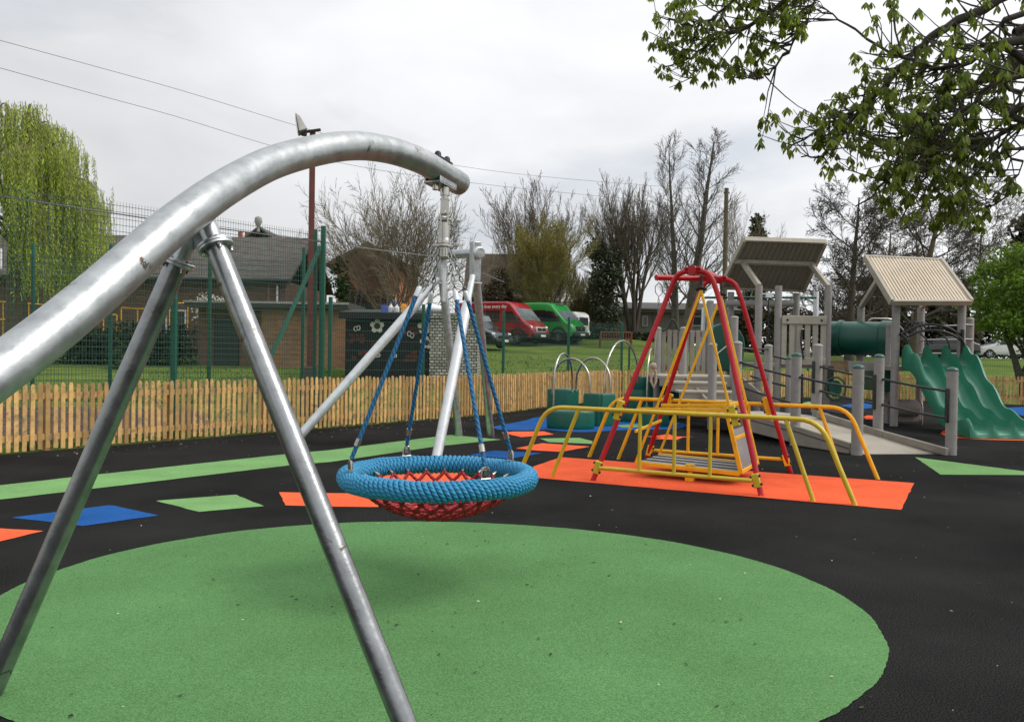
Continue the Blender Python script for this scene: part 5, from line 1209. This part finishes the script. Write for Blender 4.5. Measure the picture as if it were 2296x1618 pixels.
def grow(W, p, d, L, r, lv, cfg, tips=None, inside=None):
    k = cfg['seg'][lv]; pts, dend = limb(p, d, L, k, cfg['wob'][lv], V((0, 0, cfg['up'][lv])))
    last = lv == len(cfg['num'])
    rt = r * (.28 if not last else .5)
    W.line(pts, r, rt, 8 if r > .12 else 5 if r > .03 else 3)
    if last:
        if tips is not None: tips.append((pts[-1], dend)); tips.append((pts[len(pts) // 2], dend))
        return
    n = cfg['num'][lv]
    for i in range(n):
        t = lerp(cfg['from'][lv], 1.0, (i + rnd.random()) / n); f = t * k; j = min(int(f), k - 1); q = pts[j].lerp(pts[j + 1], f - j)
        ax = (pts[j + 1] - pts[j]).normalized(); u, w = perp(ax); a = rnd.uniform(0, 2 * PI) if lv else (i * 2.4 + rnd.uniform(-.4, .4))
        sp = R(rnd.uniform(*cfg['ang'][lv])); dd = ax * math.cos(sp) + (u * math.cos(a) + w * math.sin(a)) * math.sin(sp)
        LL = L * cfg['len'][lv] * rnd.uniform(.7, 1.2) * lerp(1.1, .62, (t - cfg['from'][lv]) / (1 - cfg['from'][lv] + 1e-6))
        grow(W, q, dd, LL, max(cfg.get('rmin', .006), lerp(r, rt, t) * cfg['rad'][lv]), lv + 1, cfg, tips)
def leafquad(b, p, d, L, wd, roll=None):
    u, w = perp(d); a = rnd.uniform(0, 2 * PI) if roll is None else roll; s = (u * math.cos(a) + w * math.sin(a)) * wd; m = p + d * (L * .5); e = p + d * L
    b.add([p, m + s, e, m - s], [(0, 1, 2, 3)])
def bare_tree(label, px, Y, top, cfg, trunk_r, name='bare_tree', mbark='bark_grey', stems=1, lean=V((0, 0, 0)), trunk_frac=.55, group=None, bark_twig=None, buds=None, bud_m='leaf_bud', spread=.3, x0=None, x1=None, bsize=.07):
    g = P(px, 760, Y); z0 = hgt(g.x, Y) - .15; Ht = P(px, top, Y).z - z0
    t = thing(name, label, 'tree', (g.x, Y, z0), group); W = Wood(); tips = []; Tk = Wood()
    for s in range(stems):
        a = 2 * PI * s / max(1, stems) + rnd.uniform(-.5, .5); tilt = 0 if stems == 1 else rnd.uniform(.5, 1.) * spread
        d = V((math.cos(a) * tilt, math.sin(a) * tilt * .8, 1)) + lean; L = Ht * trunk_frac * (1 if stems == 1 else rnd.uniform(.8, 1.05)); r = trunk_r * (1 if stems == 1 else .62)
        p0 = V((g.x, Y, z0)) + V((math.cos(a), math.sin(a), 0)) * (0 if stems == 1 else trunk_r * .5)
        k = cfg['seg'][0]; pts, de = limb(p0, d, L, k, cfg['wob'][0], V((0, 0, cfg['up'][0])))
        rt = r * cfg.get('toptaper', .35); Tk.line(pts, r * 1.08, rt, 10)
        n = cfg['num'][0]
        for i in range(n):
            tt = lerp(cfg['from'][0], 1., (i + rnd.random() * .8) / n); f = tt * k; j = min(int(f), k - 1); q = pts[j].lerp(pts[j + 1], f - j)
            ax = (pts[j + 1] - pts[j]).normalized(); u, w = perp(ax); an = i * 2.4 + rnd.uniform(-.5, .5); sp = R(rnd.uniform(*cfg['ang'][0]))
            dd = ax * math.cos(sp) + (u * math.cos(an) + w * math.sin(an)) * math.sin(sp)
            LL = Ht * cfg['len'][0] * rnd.uniform(.75, 1.15) * lerp(1.1, cfg.get('tipl', .7), (tt - cfg['from'][0]) / (1.001 - cfg['from'][0]))
            grow(W, q, dd, LL, max(.012, lerp(r, rt, tt) * cfg['rad'][0]), 1, cfg, tips)
    # bring the grown tree to the height and breadth it has beside its neighbours
    A = np.array(W.b.v); Tv = np.array(Tk.b.v); kz = Ht / (np.percentile(A[:, 2], 99.9) - z0); b0 = np.array((g.x, Y, z0)); kx = kz; sh = 0.
    if x0 is not None:
        lo, hi = np.percentile(A[:, 0], 1), np.percentile(A[:, 0], 99); X0, X1 = P(x0, 700, Y).x, P(x1, 700, Y).x; kx = (X1 - X0) / (hi - lo); sh = X0 - (g.x + (lo - g.x) * kx)
    def fit(M):
        q = (M - b0) * np.array((kx, kx, kz)); q[:, 0] += sh * np.clip(q[:, 2] / Ht, 0, 1); return q + b0
    for ww in (W, Tk): ww.b.v = [tuple(p) for p in fit(np.array(ww.b.v)).tolist()]
    if tips: tips = [(V(p), d) for p, (_, d) in zip(fit(np.array([tuple(p) for p, d in tips])).tolist(), tips)]
    Tk.b.build('trunk', mbark, t, 60); W.b.build('crown', bark_twig or mbark, t, 60)
    if buds:
        b = MB()
        for p, d in tips:
            for i in range(buds): q = p - d * rnd.uniform(0, .7) + rv(.12); leafquad(b, q, (d + rv(.8)).normalized(), bsize * rnd.uniform(.7, 1.3), bsize * .35)
        b.build('foliage', bud_m, t, smooth=False)
    return t, tips
def cfg_(num, up, ang, ln, frm, rmin, wob=(.06, .12, .16, .2, .22), seg=(6, 6, 5, 4, 3), rad=(.5, .52, .55, .6), **k): return dict(num=list(num), up=list(up), ang=list(ang), len=list(ln), rmin=rmin, wob=list(wob), seg=list(seg), rad=list(rad), **{'from': list(frm)}, **k)
FAN = cfg_((8, 8, 6, 5), (.2, .28, .2, .1, .05), ((28, 60), (16, 38), (18, 40), (20, 42)), (.55, .58, .5, .46), (.5, .2, .15, .1), .010, wob=(.06, .08, .10, .11, .12))
UPR = cfg_((10, 8, 6, 5), (.2, .55, .4, .3, .15), ((25, 48), (16, 36), (18, 40), (20, 42)), (.46, .5, .45, .45), (.3, .22, .18, .12), .012, wob=(.06, .08, .10, .12, .12))
TALL = cfg_((32, 10, 6), (.06, .5, .25, .1), ((24, 50), (22, 42), (22, 45)), (.24, .52, .55), (.16, .12, .1), .011, wob=(.03, .09, .10, .10), seg=(10, 6, 5, 4), rad=(.30, .42, .6), toptaper=.10, tipl=.42)
OAK = cfg_((18, 11, 8, 6), (.05, .16, .12, .0, -.05), ((40, 72), (25, 50), (25, 50), (28, 52)), (.33, .52, .48, .45), (.15, .18, .15, .1), .013, wob=(.05, .15, .17, .18, .18), seg=(8, 7, 5, 4, 3), rad=(.42, .5, .55, .6), toptaper=.12)
BUD = cfg_((12, 8, 6, 5), (.2, .6, .45, .35, .2), ((20, 42), (16, 34), (18, 38), (20, 40)), (.36, .5, .48, .45), (.10, .15, .12, .1), .009, wob=(.05, .08, .1, .12, .12))
BT = 'bare trees'
bare_tree('bare spreading tree with many arching stems behind the painted shed and basket ropes', 893, 40, 370, FAN, .26, mbark='bark_brown', bark_twig='twig_brown', trunk_frac=.26, stems=5, spread=.6, group=BT, x0=716, x1=1110)
bare_tree('bare tree with upright dark branches behind the budding bush and red minibus', 1192, 62, 398, UPR, .30, mbark='bark_dark', bark_twig='bark_brown', trunk_frac=.40, stems=3, spread=.4, group=BT, x0=1085, x1=1300)
bare_tree('bare many stemmed tree beside the ivy covered stump, behind the prefab hall', 1418, 58, 402, UPR, .34, mbark='bark_dark', bark_twig='bark_brown', trunk_frac=.62, stems=6, spread=.4, group=BT, x0=1308, x1=1510)
bare_tree('tall bare tree with a straight trunk and pruned top, left of the tallest tree', 1516, 52, 298, TALL, .25, mbark='bark_grey', bark_twig='bark_grey', trunk_frac=1.0, group=BT, lean=V((-.035, 0, 0)), x0=1440, x1=1566)
bare_tree('tallest bare tree with a leaning thick trunk, directly behind the red swing top', 1530, 50, 282, TALL, .30, mbark='bark_grey', bark_twig='bark_grey', trunk_frac=1.0, lean=V((.10, 0, 0)), group=BT, x0=1490, x1=1655)
bare_tree('small fine twigged bare tree behind the wooden utility pole', 1672, 75, 440, UPR, .22, mbark='bark_brown', bark_twig='twig_brown', trunk_frac=.45, group=BT, x0=1600, x1=1750)
bare_tree('broad bare tree with a thick trunk between the two tower roofs', 1905, 46, 395, OAK, .30, mbark='bark_dark', bark_twig='bark_dark', trunk_frac=.85, group=BT, x0=1775, x1=2020)
bare_tree('bare twiggy tree with a leaning trunk behind the right tower roof', 2045, 50, 320, OAK, .34, mbark='bark_brown', bark_twig='bark_dark', trunk_frac=.8, lean=V((.10, 0, 0)), group=BT, x0=1930, x1=2240)
bare_tree('bare tree with drooping fine twigs at the right, above the bright green tree', 2190, 62, 400, OAK, .22, mbark='bark_grey', bark_twig='bark_brown', trunk_frac=.7, group=BT, x0=2060, x1=2330)
bare_tree('bare tree with a dense brown crown between the green tunnel and the right tower roof', 1975, 58, 455, OAK, .24, mbark='bark_brown', bark_twig='bark_brown', trunk_frac=.8, group=BT, x0=1850, x1=2120)
bare_tree('low bare twiggy tree behind the bungalow roof end and the braced post', 655, 56, 508, FAN, .18, mbark='bark_grey', bark_twig='twig_brown', trunk_frac=.35, stems=3, group=BT, x0=590, x1=730)
bare_tree('slender sapling with pale bark rising in front of the orange brick house', 795, 37, 590, dict(UPR, num=[6, 4, 3, 2]), .05, mbark='bark_grey', trunk_frac=.6, group=BT, x0=770, x1=822)
bare_tree('budding bush tree with yellowish green spring haze behind the minibuses', 1228, 56, 482, BUD, .2, name='budding_tree', mbark='bark_brown', bark_twig='twig_brown', trunk_frac=.75, stems=5, spread=.3, buds=3, x0=1138, x1=1318, bsize=.06)
bare_tree('lower budding bush with brownish green twigs right of the green minibus', 1310, 60, 605, dict(BUD, num=[9, 7, 6, 4]), .14, name='budding_tree', mbark='bark_brown', bark_twig='twig_brown', trunk_frac=.6, stems=5, spread=.5, buds=1, x0=1270, x1=1378, bsize=.06)
# leafy masses
def leaf_mass(name, label, cat, px0, px1, top, Y, m, n, size, base=None, depth=2., shape='round', trunk=True, bark='bark_dark', group=None, clumps=None, seed=None, flat=.75, rag=(.72, 1.0)):
    a, e = P(px0, 700, Y), P(px1, 700, Y); z0 = hgt((a.x + e.x) / 2, Y) - .1; z1 = P((px0 + px1) / 2, top, Y).z
    t = thing(name, label, cat, ((a.x + e.x) / 2, Y, z0), group); cx, hw, H = (a.x + e.x) / 2, (e.x - a.x) / 2, z1 - z0
    zb = z0 if base is None else z0 + base
    W = Wood(); b = MB(); K = clumps or max(8, int(n / 70)); cl = []
    for i in range(K):
        if shape == 'hedge': f = V((rnd.uniform(-1, 1), rnd.uniform(-1, 1), rnd.uniform(0, 1))); c = V((cx + f.x * hw * .96, Y + f.y * depth * .8, lerp(zb, z1 - .12 * H * rnd.random(), f.z)))
        elif shape == 'cone':
            h = rnd.random() ** 1.15 * .97; rr = (1.06 - h) * math.sqrt(rnd.random()); an = rnd.uniform(0, 2 * PI); c = V((cx + hw * rr * math.cos(an), Y + depth * rr * math.sin(an), lerp(zb, z1, h)))
        else:
            an = rnd.uniform(0, 2 * PI); h = rnd.uniform(-1, 1); rr = math.sqrt(1 - h * h) * (.55 + .45 * rnd.random()); wob_ = rnd.uniform(*rag)
            c = V((cx + hw * rr * math.cos(an) * wob_, Y + depth * rr * math.sin(an), (zb + z1) / 2 + (z1 - zb) / 2 * h * wob_))
        cl.append(c)
    cr_ = (min(hw, (z1 - zb) / 2) * .38 if shape != 'hedge' else min(.5, H * .3)) * (1 if shape != 'cone' else .5)
    for c in cl:
        s = rnd.uniform(.45, 1.35) * cr_
        for i in range(int(n / K)):
            d = rv().normalized(); q = c + V((d.x, d.y, d.z * flat)) * s * rnd.random() ** .45
            if q.z < z0: continue
            leafquad(b, q, (d * .6 + rv(.9) + V((0, 0, -.15))).normalized(), size * rnd.uniform(.7, 1.3), size * .34)
    if trunk:
        p0 = V((cx, Y, z0)); T = Wood()
        for i in range(4):
            tp = cl[rnd.randrange(K)]; m_ = p0.lerp(tp, .5) + rv(.15) * hw; T.line([p0 + rv(.08), m_, tp], .09 * min(2.2, hw), .03, 7)
        for c in cl[:60]: T.line([p0.lerp(V((cx, Y, z1)), rnd.uniform(.25, .6)), c], .035, .01, 4)
        T.b.build('trunk', bark, t, 60)
    b.build('foliage', m, t, smooth=False); return t
leaf_mass('leafy_tree', 'bright green leafy tree at the right edge behind the slide', 'tree', 2160, 2440, 545, 33, 'leaf_bright', 12500, .15, base=1.75, depth=2.4, clumps=120, flat=.38, rag=(.45, 1.08))
leaf_mass('conifer', 'dark conifer top standing behind the bright green tree at the right edge', 'tree', 2196, 2420, 470, 62, 'leaf_dark', 7000, .38, base=2., depth=3., shape='cone', clumps=110)
leaf_mass('conifer', 'small dark conifer behind the left tower roof, right of the utility pole', 'tree', 1640, 1748, 482, 80, 'leaf_dark', 6000, .34, base=2., depth=2.2, shape='cone', clumps=150)
leaf_mass('evergreen_bush', 'dark evergreen bush with yellow green tips right of the braced green post', 'bush', 733, 800, 585, 38, 'leaf_hedge', 3200, .16, depth=1., clumps=50)
leaf_mass('evergreen_bush', 'dark evergreen mass between the bare spreading tree and the minibus roof', 'bush', 1078, 1150, 598, 56.5, 'leaf_brush', 4200, .2, depth=2., clumps=60)
leaf_mass('blossom_bush', 'white blossoming bush in front of the bungalow wall by the yellow handrail', 'bush', 424, 520, 658, 36.6, 'blossom_white', 900, .10, base=1.6, depth=.8, clumps=40)
leaf_mass('hedge', 'dark clipped hedge left of the brick store behind the court fence', 'hedge', 140, 434, 730, 33.6, 'leaf_dark', 7500, .16, depth=.8, shape='hedge', trunk=False, clumps=190)
leaf_mass('hedge', 'low dark hedge along the foot of the prefab hall behind the red bench', 'hedge', 1296, 1560, 748, 57, 'leaf_dark', 4200, .2, depth=.6, shape='hedge', trunk=False, clumps=120)
leaf_mass('hedge', 'brown green brushy hedge seen through the left tower posts', 'hedge', 1560, 1960, 690, 66, 'leaf_brush', 13000, .36, depth=1.6, shape='hedge', trunk=False, clumps=160)
leaf_mass('hedge', 'tall dark brush behind the right tower and green tunnel', 'hedge', 1930, 2180, 610, 60, 'leaf_brush', 15000, .34, depth=2., shape='hedge', trunk=False, clumps=170)
leaf_mass('hedge', 'clipped green hedge behind the black parked car', 'hedge', 1980, 2420, 742, 63, 'leaf_hedge', 8000, .2, depth=.8, shape='hedge', trunk=False, clumps=200)
leaf_mass('hedge', 'dark bushes along the far edge of the car park behind the vans', 'hedge', 880, 1240, 700, 66, 'leaf_dark', 4500, .26, depth=1., shape='hedge', trunk=False, clumps=120)
leaf_mass('shrub', 'small green shrub beside the doorway of the brick store', 'bush', 258, 300, 770, 31.5, 'leaf_hedge', 700, .14, depth=.5, trunk=False, clumps=14)
leaf_mass('ivy_stump', 'pollarded trunk wrapped in dark ivy beside the many stemmed bare tree', 'tree', 1328, 1388, 534, 57, 'ivy', 5200, .22, depth=.9, shape='hedge', bark='bark_dark', clumps=120)
def willow():
    Y = 31; c = P(70, 470, Y); z0 = hgt(c.x, Y); t = thing('willow_tree', 'weeping willow with fresh yellow green hanging strands at the left edge', 'tree', (c.x - .6, Y, z0))
    W = Wood(); S = Wood(); b = MB(); p0 = V((c.x - .6, Y, z0))
    trunk = [p0, p0 + V((.1, 0, 2.2)), p0 + V((0, .1, 4.2)), p0 + V((.2, 0, 6.0))]; T = Wood(); T.line(trunk, .42, .24, 12); T.b.build('trunk', 'bark_brown', t, 60)
    tops = [(-2.6, 0, 9.4), (-.9, .4, 10.4), (.5, -.5, 10.1), (1.5, .5, 9.0), (2.2, -.6, 8.7), (3.0, .3, 7.6), (3.4, -.4, 7.0), (-4.2, 0, 8.4), (-3.2, -1.5, 8.8), (.2, 1.5, 9.8), (1.2, -1.6, 8.4), (-1.4, -1.7, 9.6), (2.4, 1.2, 7.2), (-.4, -2.0, 8.2), (1.9, -1.2, 6.6), (-5.2, .4, 7.2), (.8, .2, 9.7)]
    for tx, ty, tz in tops:
        tx = tx * .60 if tx > 0 else tx * 1.25
        e = V((c.x - .1 + tx, Y + ty, z0 + tz - .45)); s = trunk[2].lerp(trunk[3], rnd.random()); out = V((tx, ty, 0)).normalized()
        pts = spline([s, s.lerp(e, .55) + V((0, 0, .7)), e, e + out * .75 + V((0, 0, -.5))], 5); W.line(pts, .09, .018, 5)
        for k in range(120):
            f = rnd.uniform(.35, 1.) * (len(pts) - 1.01); j = int(f); q = pts[j].lerp(pts[j + 1], f - j) + V((rnd.gauss(0, .30), rnd.gauss(0, .34), rnd.uniform(-.15, .12)))
            L = min(rnd.uniform(1.2, 4.6), q.z - z0 - rnd.uniform(2.3, 3.3)); 
            if L < .5: continue
            n = int(L / .075); dr = V((rnd.uniform(-.22, .22), rnd.uniform(-.2, .2), -1)); sw = rnd.uniform(0, 6)
            st = [q + V((dr.x * math.sqrt(i / n) * .6, dr.y * math.sqrt(i / n) * .6, -L * i / n)) + V((.05 * math.sin(sw + i * .2), 0, 0)) for i in range(n + 1)]
            S.line(st[::4] if len(st) > 8 else st, .008, .004, 3)
            for x in st:
                if rnd.random() < .85: leafquad(b, x + rv(.03), (V((rnd.uniform(-1, 1), rnd.uniform(-1, 1), -1.2))).normalized(), rnd.uniform(.13, .21), .018)
    W.b.build('limbs', 'bark_brown', t, 60); S.b.build('strands', 'twig_brown', t, smooth=False); b.build('foliage', 'leaf_willow', t, smooth=False)
willow()
# ------------------------------------------------------------------ horse chestnut boughs reaching in from the right
def chestnut():
    t = thing('chestnut_tree', 'horse chestnut tree reaching in from the upper right with drooping fresh leaves', 'tree', (15.5, 9.5, 0))
    T = Wood(); T.line([V((15.5, 9.5, -.1)), V((15.4, 9.5, 2.5)), V((15.3, 9.6, 5.0)), V((15.1, 9.7, 8.5)), V((15.0, 9.8, 11))], .48, .22, 16); T.b.build('trunk', 'bark_dark', t, 60)
    W = Wood(); TW = Wood(); b = MB(); attach = []
    def bough(px, r0, r1, y0, y1, join=True):
        n = len(px); pts = [P(x, y, lerp(y0, y1, i / (n - 1))) for i, (x, y) in enumerate(px)]
        if join: pts = [V((15.2, 9.7, min(8.5, pts[0].z - .4)))] + pts
        sp = spline(pts, 5); sp = [p + rv(.03) for p in sp]; W.line(sp, r0, r1, 8 if r0 > .03 else 5)
        for i in range(len(sp) - 1):
            if sp[i].x < 9.2: attach.append((sp[i], (sp[i + 1] - sp[i]).normalized(), lerp(r0, r1, i / len(sp))))
        return sp
    bough([(2420, -150), (2300, -40), (2146, 49), (2063, 106), (2010, 163), (1957, 216), (1907, 254), (1847, 284), (1767, 333)], .085, .012, 10.6, 12.4)
    bough([(2420, 60), (2320, 110), (2230, 165), (2146, 212), (2070, 265), (2017, 311), (1975, 352)], .072, .014, 10.2, 11.4)
    bough([(2420, 90), (2296, 144), (2222, 190), (2176, 243), (2127, 288), (2089, 330)], .066, .012, 9.6, 10.4)
    bough([(1990, 185), (1919, 262), (1873, 315), (1835, 352), (1801, 352)], .035, .012, 11.6, 12.2, False)
    bough([(2420, 240), (2294, 284), (2184, 322), (2070, 341), (1975, 417), (1919, 466)], .05, .010, 9.4, 10.6)
    bough([(2420, -260), (2050, -190), (1900, -90), (1828, 0), (1805, 49), (1767, 114), (1722, 163), (1691, 176), (1646, 170)], .07, .007, 11, 12.2)
    bough([(1950, -140), (1767, 0), (1699, 45), (1608, 87), (1540, 136), (1483, 152)], .045, .007, 11.3, 12.6, False)
    bough([(1640, 75), (1585, 106), (1566, 163), (1502, 193)], .014, .006, 12.3, 12.5, False)
    bough([(1800, -90), (1653, 0), (1559, 57), (1494, 42), (1468, 49)], .03, .006, 11.6, 12.5, False)
    bough([(2420, 330), (2296, 379), (2241, 447), (2184, 481), (2154, 511)], .022, .006, 9.4, 10., True)
    bough([(2160, 70), (2110, 200), (2090, 330), (2060, 430), (2010, 500)], .03, .008, 10.8, 10.4, False)
    bough([(2420, 20), (2250, 95), (2130, 150), (2000, 120), (1880, 40), (1830, 20)], .05, .008, 10., 11.5)
    bough([(1860, 20), (1800, -10), (1770, 40)], .010, .005, 11.6, 11.8, False)
    bough([(2420, 170), (2290, 230), (2200, 330), (2130, 420), (2060, 470)], .035, .008, 9.2, 10.0)
    def inview(p):
        q = V((p.x, p.y, p.z - CAMH)); zf = q.dot(AF); return (W_ / 2 + q.dot(AX) / zf * F, H_ / 2 - q.dot(AY) / zf * F)
    def allowed(x, y):
        if x > 2480 or x < 1452: return False
        e = np.interp(x, [1440, 1470, 1600, 1700, 1790, 1840, 1900, 2000, 2150, 2300, 2480], [60, 200, 185, 185, 80, 395, 380, 500, 520, 500, 480])
        lo = np.interp(x, [1440, 1500, 1800, 1805, 1860, 1930, 1960, 2480], [0, -20, -60, 255, 235, 120, -90, -90])
        if 1690 < x < 1800 and 250 < y < 345: return True
        return lo < y < e
    def palmate(p, sz, mb):
        n = rnd.choice((5, 5, 6, 7)); base = rnd.uniform(0, 2 * PI); tilt = rnd.uniform(.25, .75)
        for i in range(n):
            a = base + 2 * PI * i / n; d = V((math.cos(a) * tilt, math.sin(a) * tilt, -1 + rnd.uniform(-.1, .25))).normalized(); L = sz * rnd.uniform(.75, 1.05); u, w = perp(d)
            o = V((math.cos(a), math.sin(a), 0)); s = d.cross(o); s = s.normalized() if s.length > .01 else u; k = V((0, 0, .06 * L)) + o * .05 * L
            m1, m2, e = p + d * L * .42 + k, p + d * L * .72 + k * 1.1, p + d * L
            wd = L * .17
            mb.add([p, m1 - s * wd * .7, m2 - s * wd, e, m2 + s * wd, m1 + s * wd * .7, m1 - k * .5, m2 - k * .5], [(0, 1, 6), (0, 6, 5), (1, 2, 7, 6), (6, 7, 4, 5), (2, 3, 7), (7, 3, 4)])
    spikes = []
    cnt = 0
    for it in range(8000):
        p, d, r = attach[rnd.randrange(len(attach))]
        x, y = inview(p)
        L = rnd.uniform(.2, .95) * (1.15 if r < .05 else 1.3); u, w = perp(d); a = rnd.uniform(0, 2 * PI)
        dd = (d * rnd.uniform(.2, .9) + (u * math.cos(a) + w * math.sin(a)) * .9 + V((-.25, 0, -.1))).normalized()
        pts, de = limb(p, dd, L, 4, .16, V((0, 0, .35)))
        ex, ey = inview(pts[-1])
        if not allowed(ex, ey + 16): continue
        dens = .5 if ex > 2080 and ey < 330 else .62 if ex > 1950 else .62
        if rnd.random() > dens: continue
        cnt += 1
        if cnt > 760: break
        W.line(pts, max(.006, min(.014, r * .5)), .0045, 4)
        for q, kk in ((pts[-1], rnd.choice((1, 2, 2, 3))), (pts[2], rnd.choice((0, 0, 0, 1)))):
            for i in range(kk): palmate(q + rv(.07) + V((0, 0, -.01)), rnd.uniform(.09, .17), b)
        if rnd.random() < .035 and ex < 2000: spikes.append(pts[-1])
    W.b.build('branches', 'bark_dark', t, 60); b.build('foliage', 'leaf_chestnut', t, smooth=False)
    for s in spikes[:14]:
        f = MB(); f.cyl(s, s + V((0, 0, .2)), .004, .002, 5)
        for i in range(9): f.box(s + V((rnd.uniform(-1, 1), rnd.uniform(-1, 1), 0)) * .016 * (1.2 - i / 9) + V((0, 0, .05 + .016 * i)), (.016, .016, .012), rnd.random())
        f.build('flower_spike', 'leaf_bud', t, smooth=False)
chestnut()

# ------------------------------------------------------------------ light
def world():
    w = bpy.data.worlds.new('World'); SC.world = w; w.use_nodes = True; nt = w.node_tree; L = nt.links
    bg = nt.nodes['Background']; bg.inputs['Strength'].default_value = .10
    EL, AZ = R(48), R(98)          # sun: elevation, azimuth clockwise from the view direction (+Y)
    sky = nd(nt, 'ShaderNodeTexSky', sky_type='NISHITA'); sky.sun_disc = False; sky.sun_elevation = EL; sky.sun_rotation = AZ
    tc = nd(nt, 'ShaderNodeTexCoord')
    mp = nd(nt, 'ShaderNodeMapping'); mp.inputs['Scale'].default_value = (1.1, 1.1, 2.6); mp.inputs['Location'].default_value = (3.1, .4, .2); L.new(tc.outputs['Generated'], mp.inputs['Vector'])
    n1 = nd(nt, 'ShaderNodeTexNoise', i_Scale=1.7, i_Detail=7., i_Roughness=.52, i_Distortion=.35); L.new(mp.outputs[0], n1.inputs['Vector'])
    n2 = nd(nt, 'ShaderNodeTexNoise', i_Scale=3.2, i_Detail=6., i_Roughness=.5, i_Distortion=.2); L.new(mp.outputs[0], n2.inputs['Vector'])
    sun = V((math.sin(AZ) * math.cos(EL), math.cos(AZ) * math.cos(EL), math.sin(EL)))
    dt = nd(nt, 'ShaderNodeVectorMath', operation='DOT_PRODUCT'); L.new(tc.outputs['Generated'], dt.inputs[0]); dt.inputs[1].default_value = sun
    cov = nd(nt, 'ShaderNodeMapRange'); cov.inputs['From Min'].default_value = .36; cov.inputs['From Max'].default_value = .5; cov.inputs['To Min'].default_value = .7; L.new(n1.outputs['Fac'], cov.inputs['Value'])
    br = nd(nt, 'ShaderNodeMapRange'); br.inputs['From Min'].default_value = .3; br.inputs['From Max'].default_value = .7; br.inputs['To Min'].default_value = 7.5; br.inputs['To Max'].default_value = 9.4; L.new(n2.outputs['Fac'], br.inputs['Value'])
    gl = nd(nt, 'ShaderNodeMapRange'); gl.inputs['From Min'].default_value = -.2; gl.inputs['From Max'].default_value = 1.; gl.inputs['To Min'].default_value = .93; gl.inputs['To Max'].default_value = 1.6; L.new(dt.outputs['Value'], gl.inputs['Value'])
    mu = nd(nt, 'ShaderNodeMath', operation='MULTIPLY'); L.new(br.outputs[0], mu.inputs[0]); L.new(gl.outputs[0], mu.inputs[1])
    cl = nd(nt, 'ShaderNodeVectorMath', operation='SCALE'); cl.inputs[0].default_value = (.985, 1.0, 1.025); L.new(mu.outputs[0], cl.inputs['Scale'])
    mx = nd(nt, 'ShaderNodeMix', data_type='RGBA'); L.new(cov.outputs[0], mx.inputs['Factor']); L.new(sky.outputs[0], mx.inputs['A']); L.new(cl.outputs[0], mx.inputs['B'])
    L.new(mx.outputs['Result'], bg.inputs['Color'])
    ld = bpy.data.lights.new('sun', 'SUN'); ld.energy = 2.1; ld.angle = R(28); ld.color = (1, .95, .87)
    s = bpy.data.objects.new('sun', ld); C.objects.link(s); s.rotation_euler = (-sun).to_track_quat('-Z', 'Y').to_euler()
    SC.view_settings.view_transform = 'Standard'; SC.view_settings.look = 'None'; SC.view_settings.exposure = 0; SC.view_settings.gamma = 1
world()
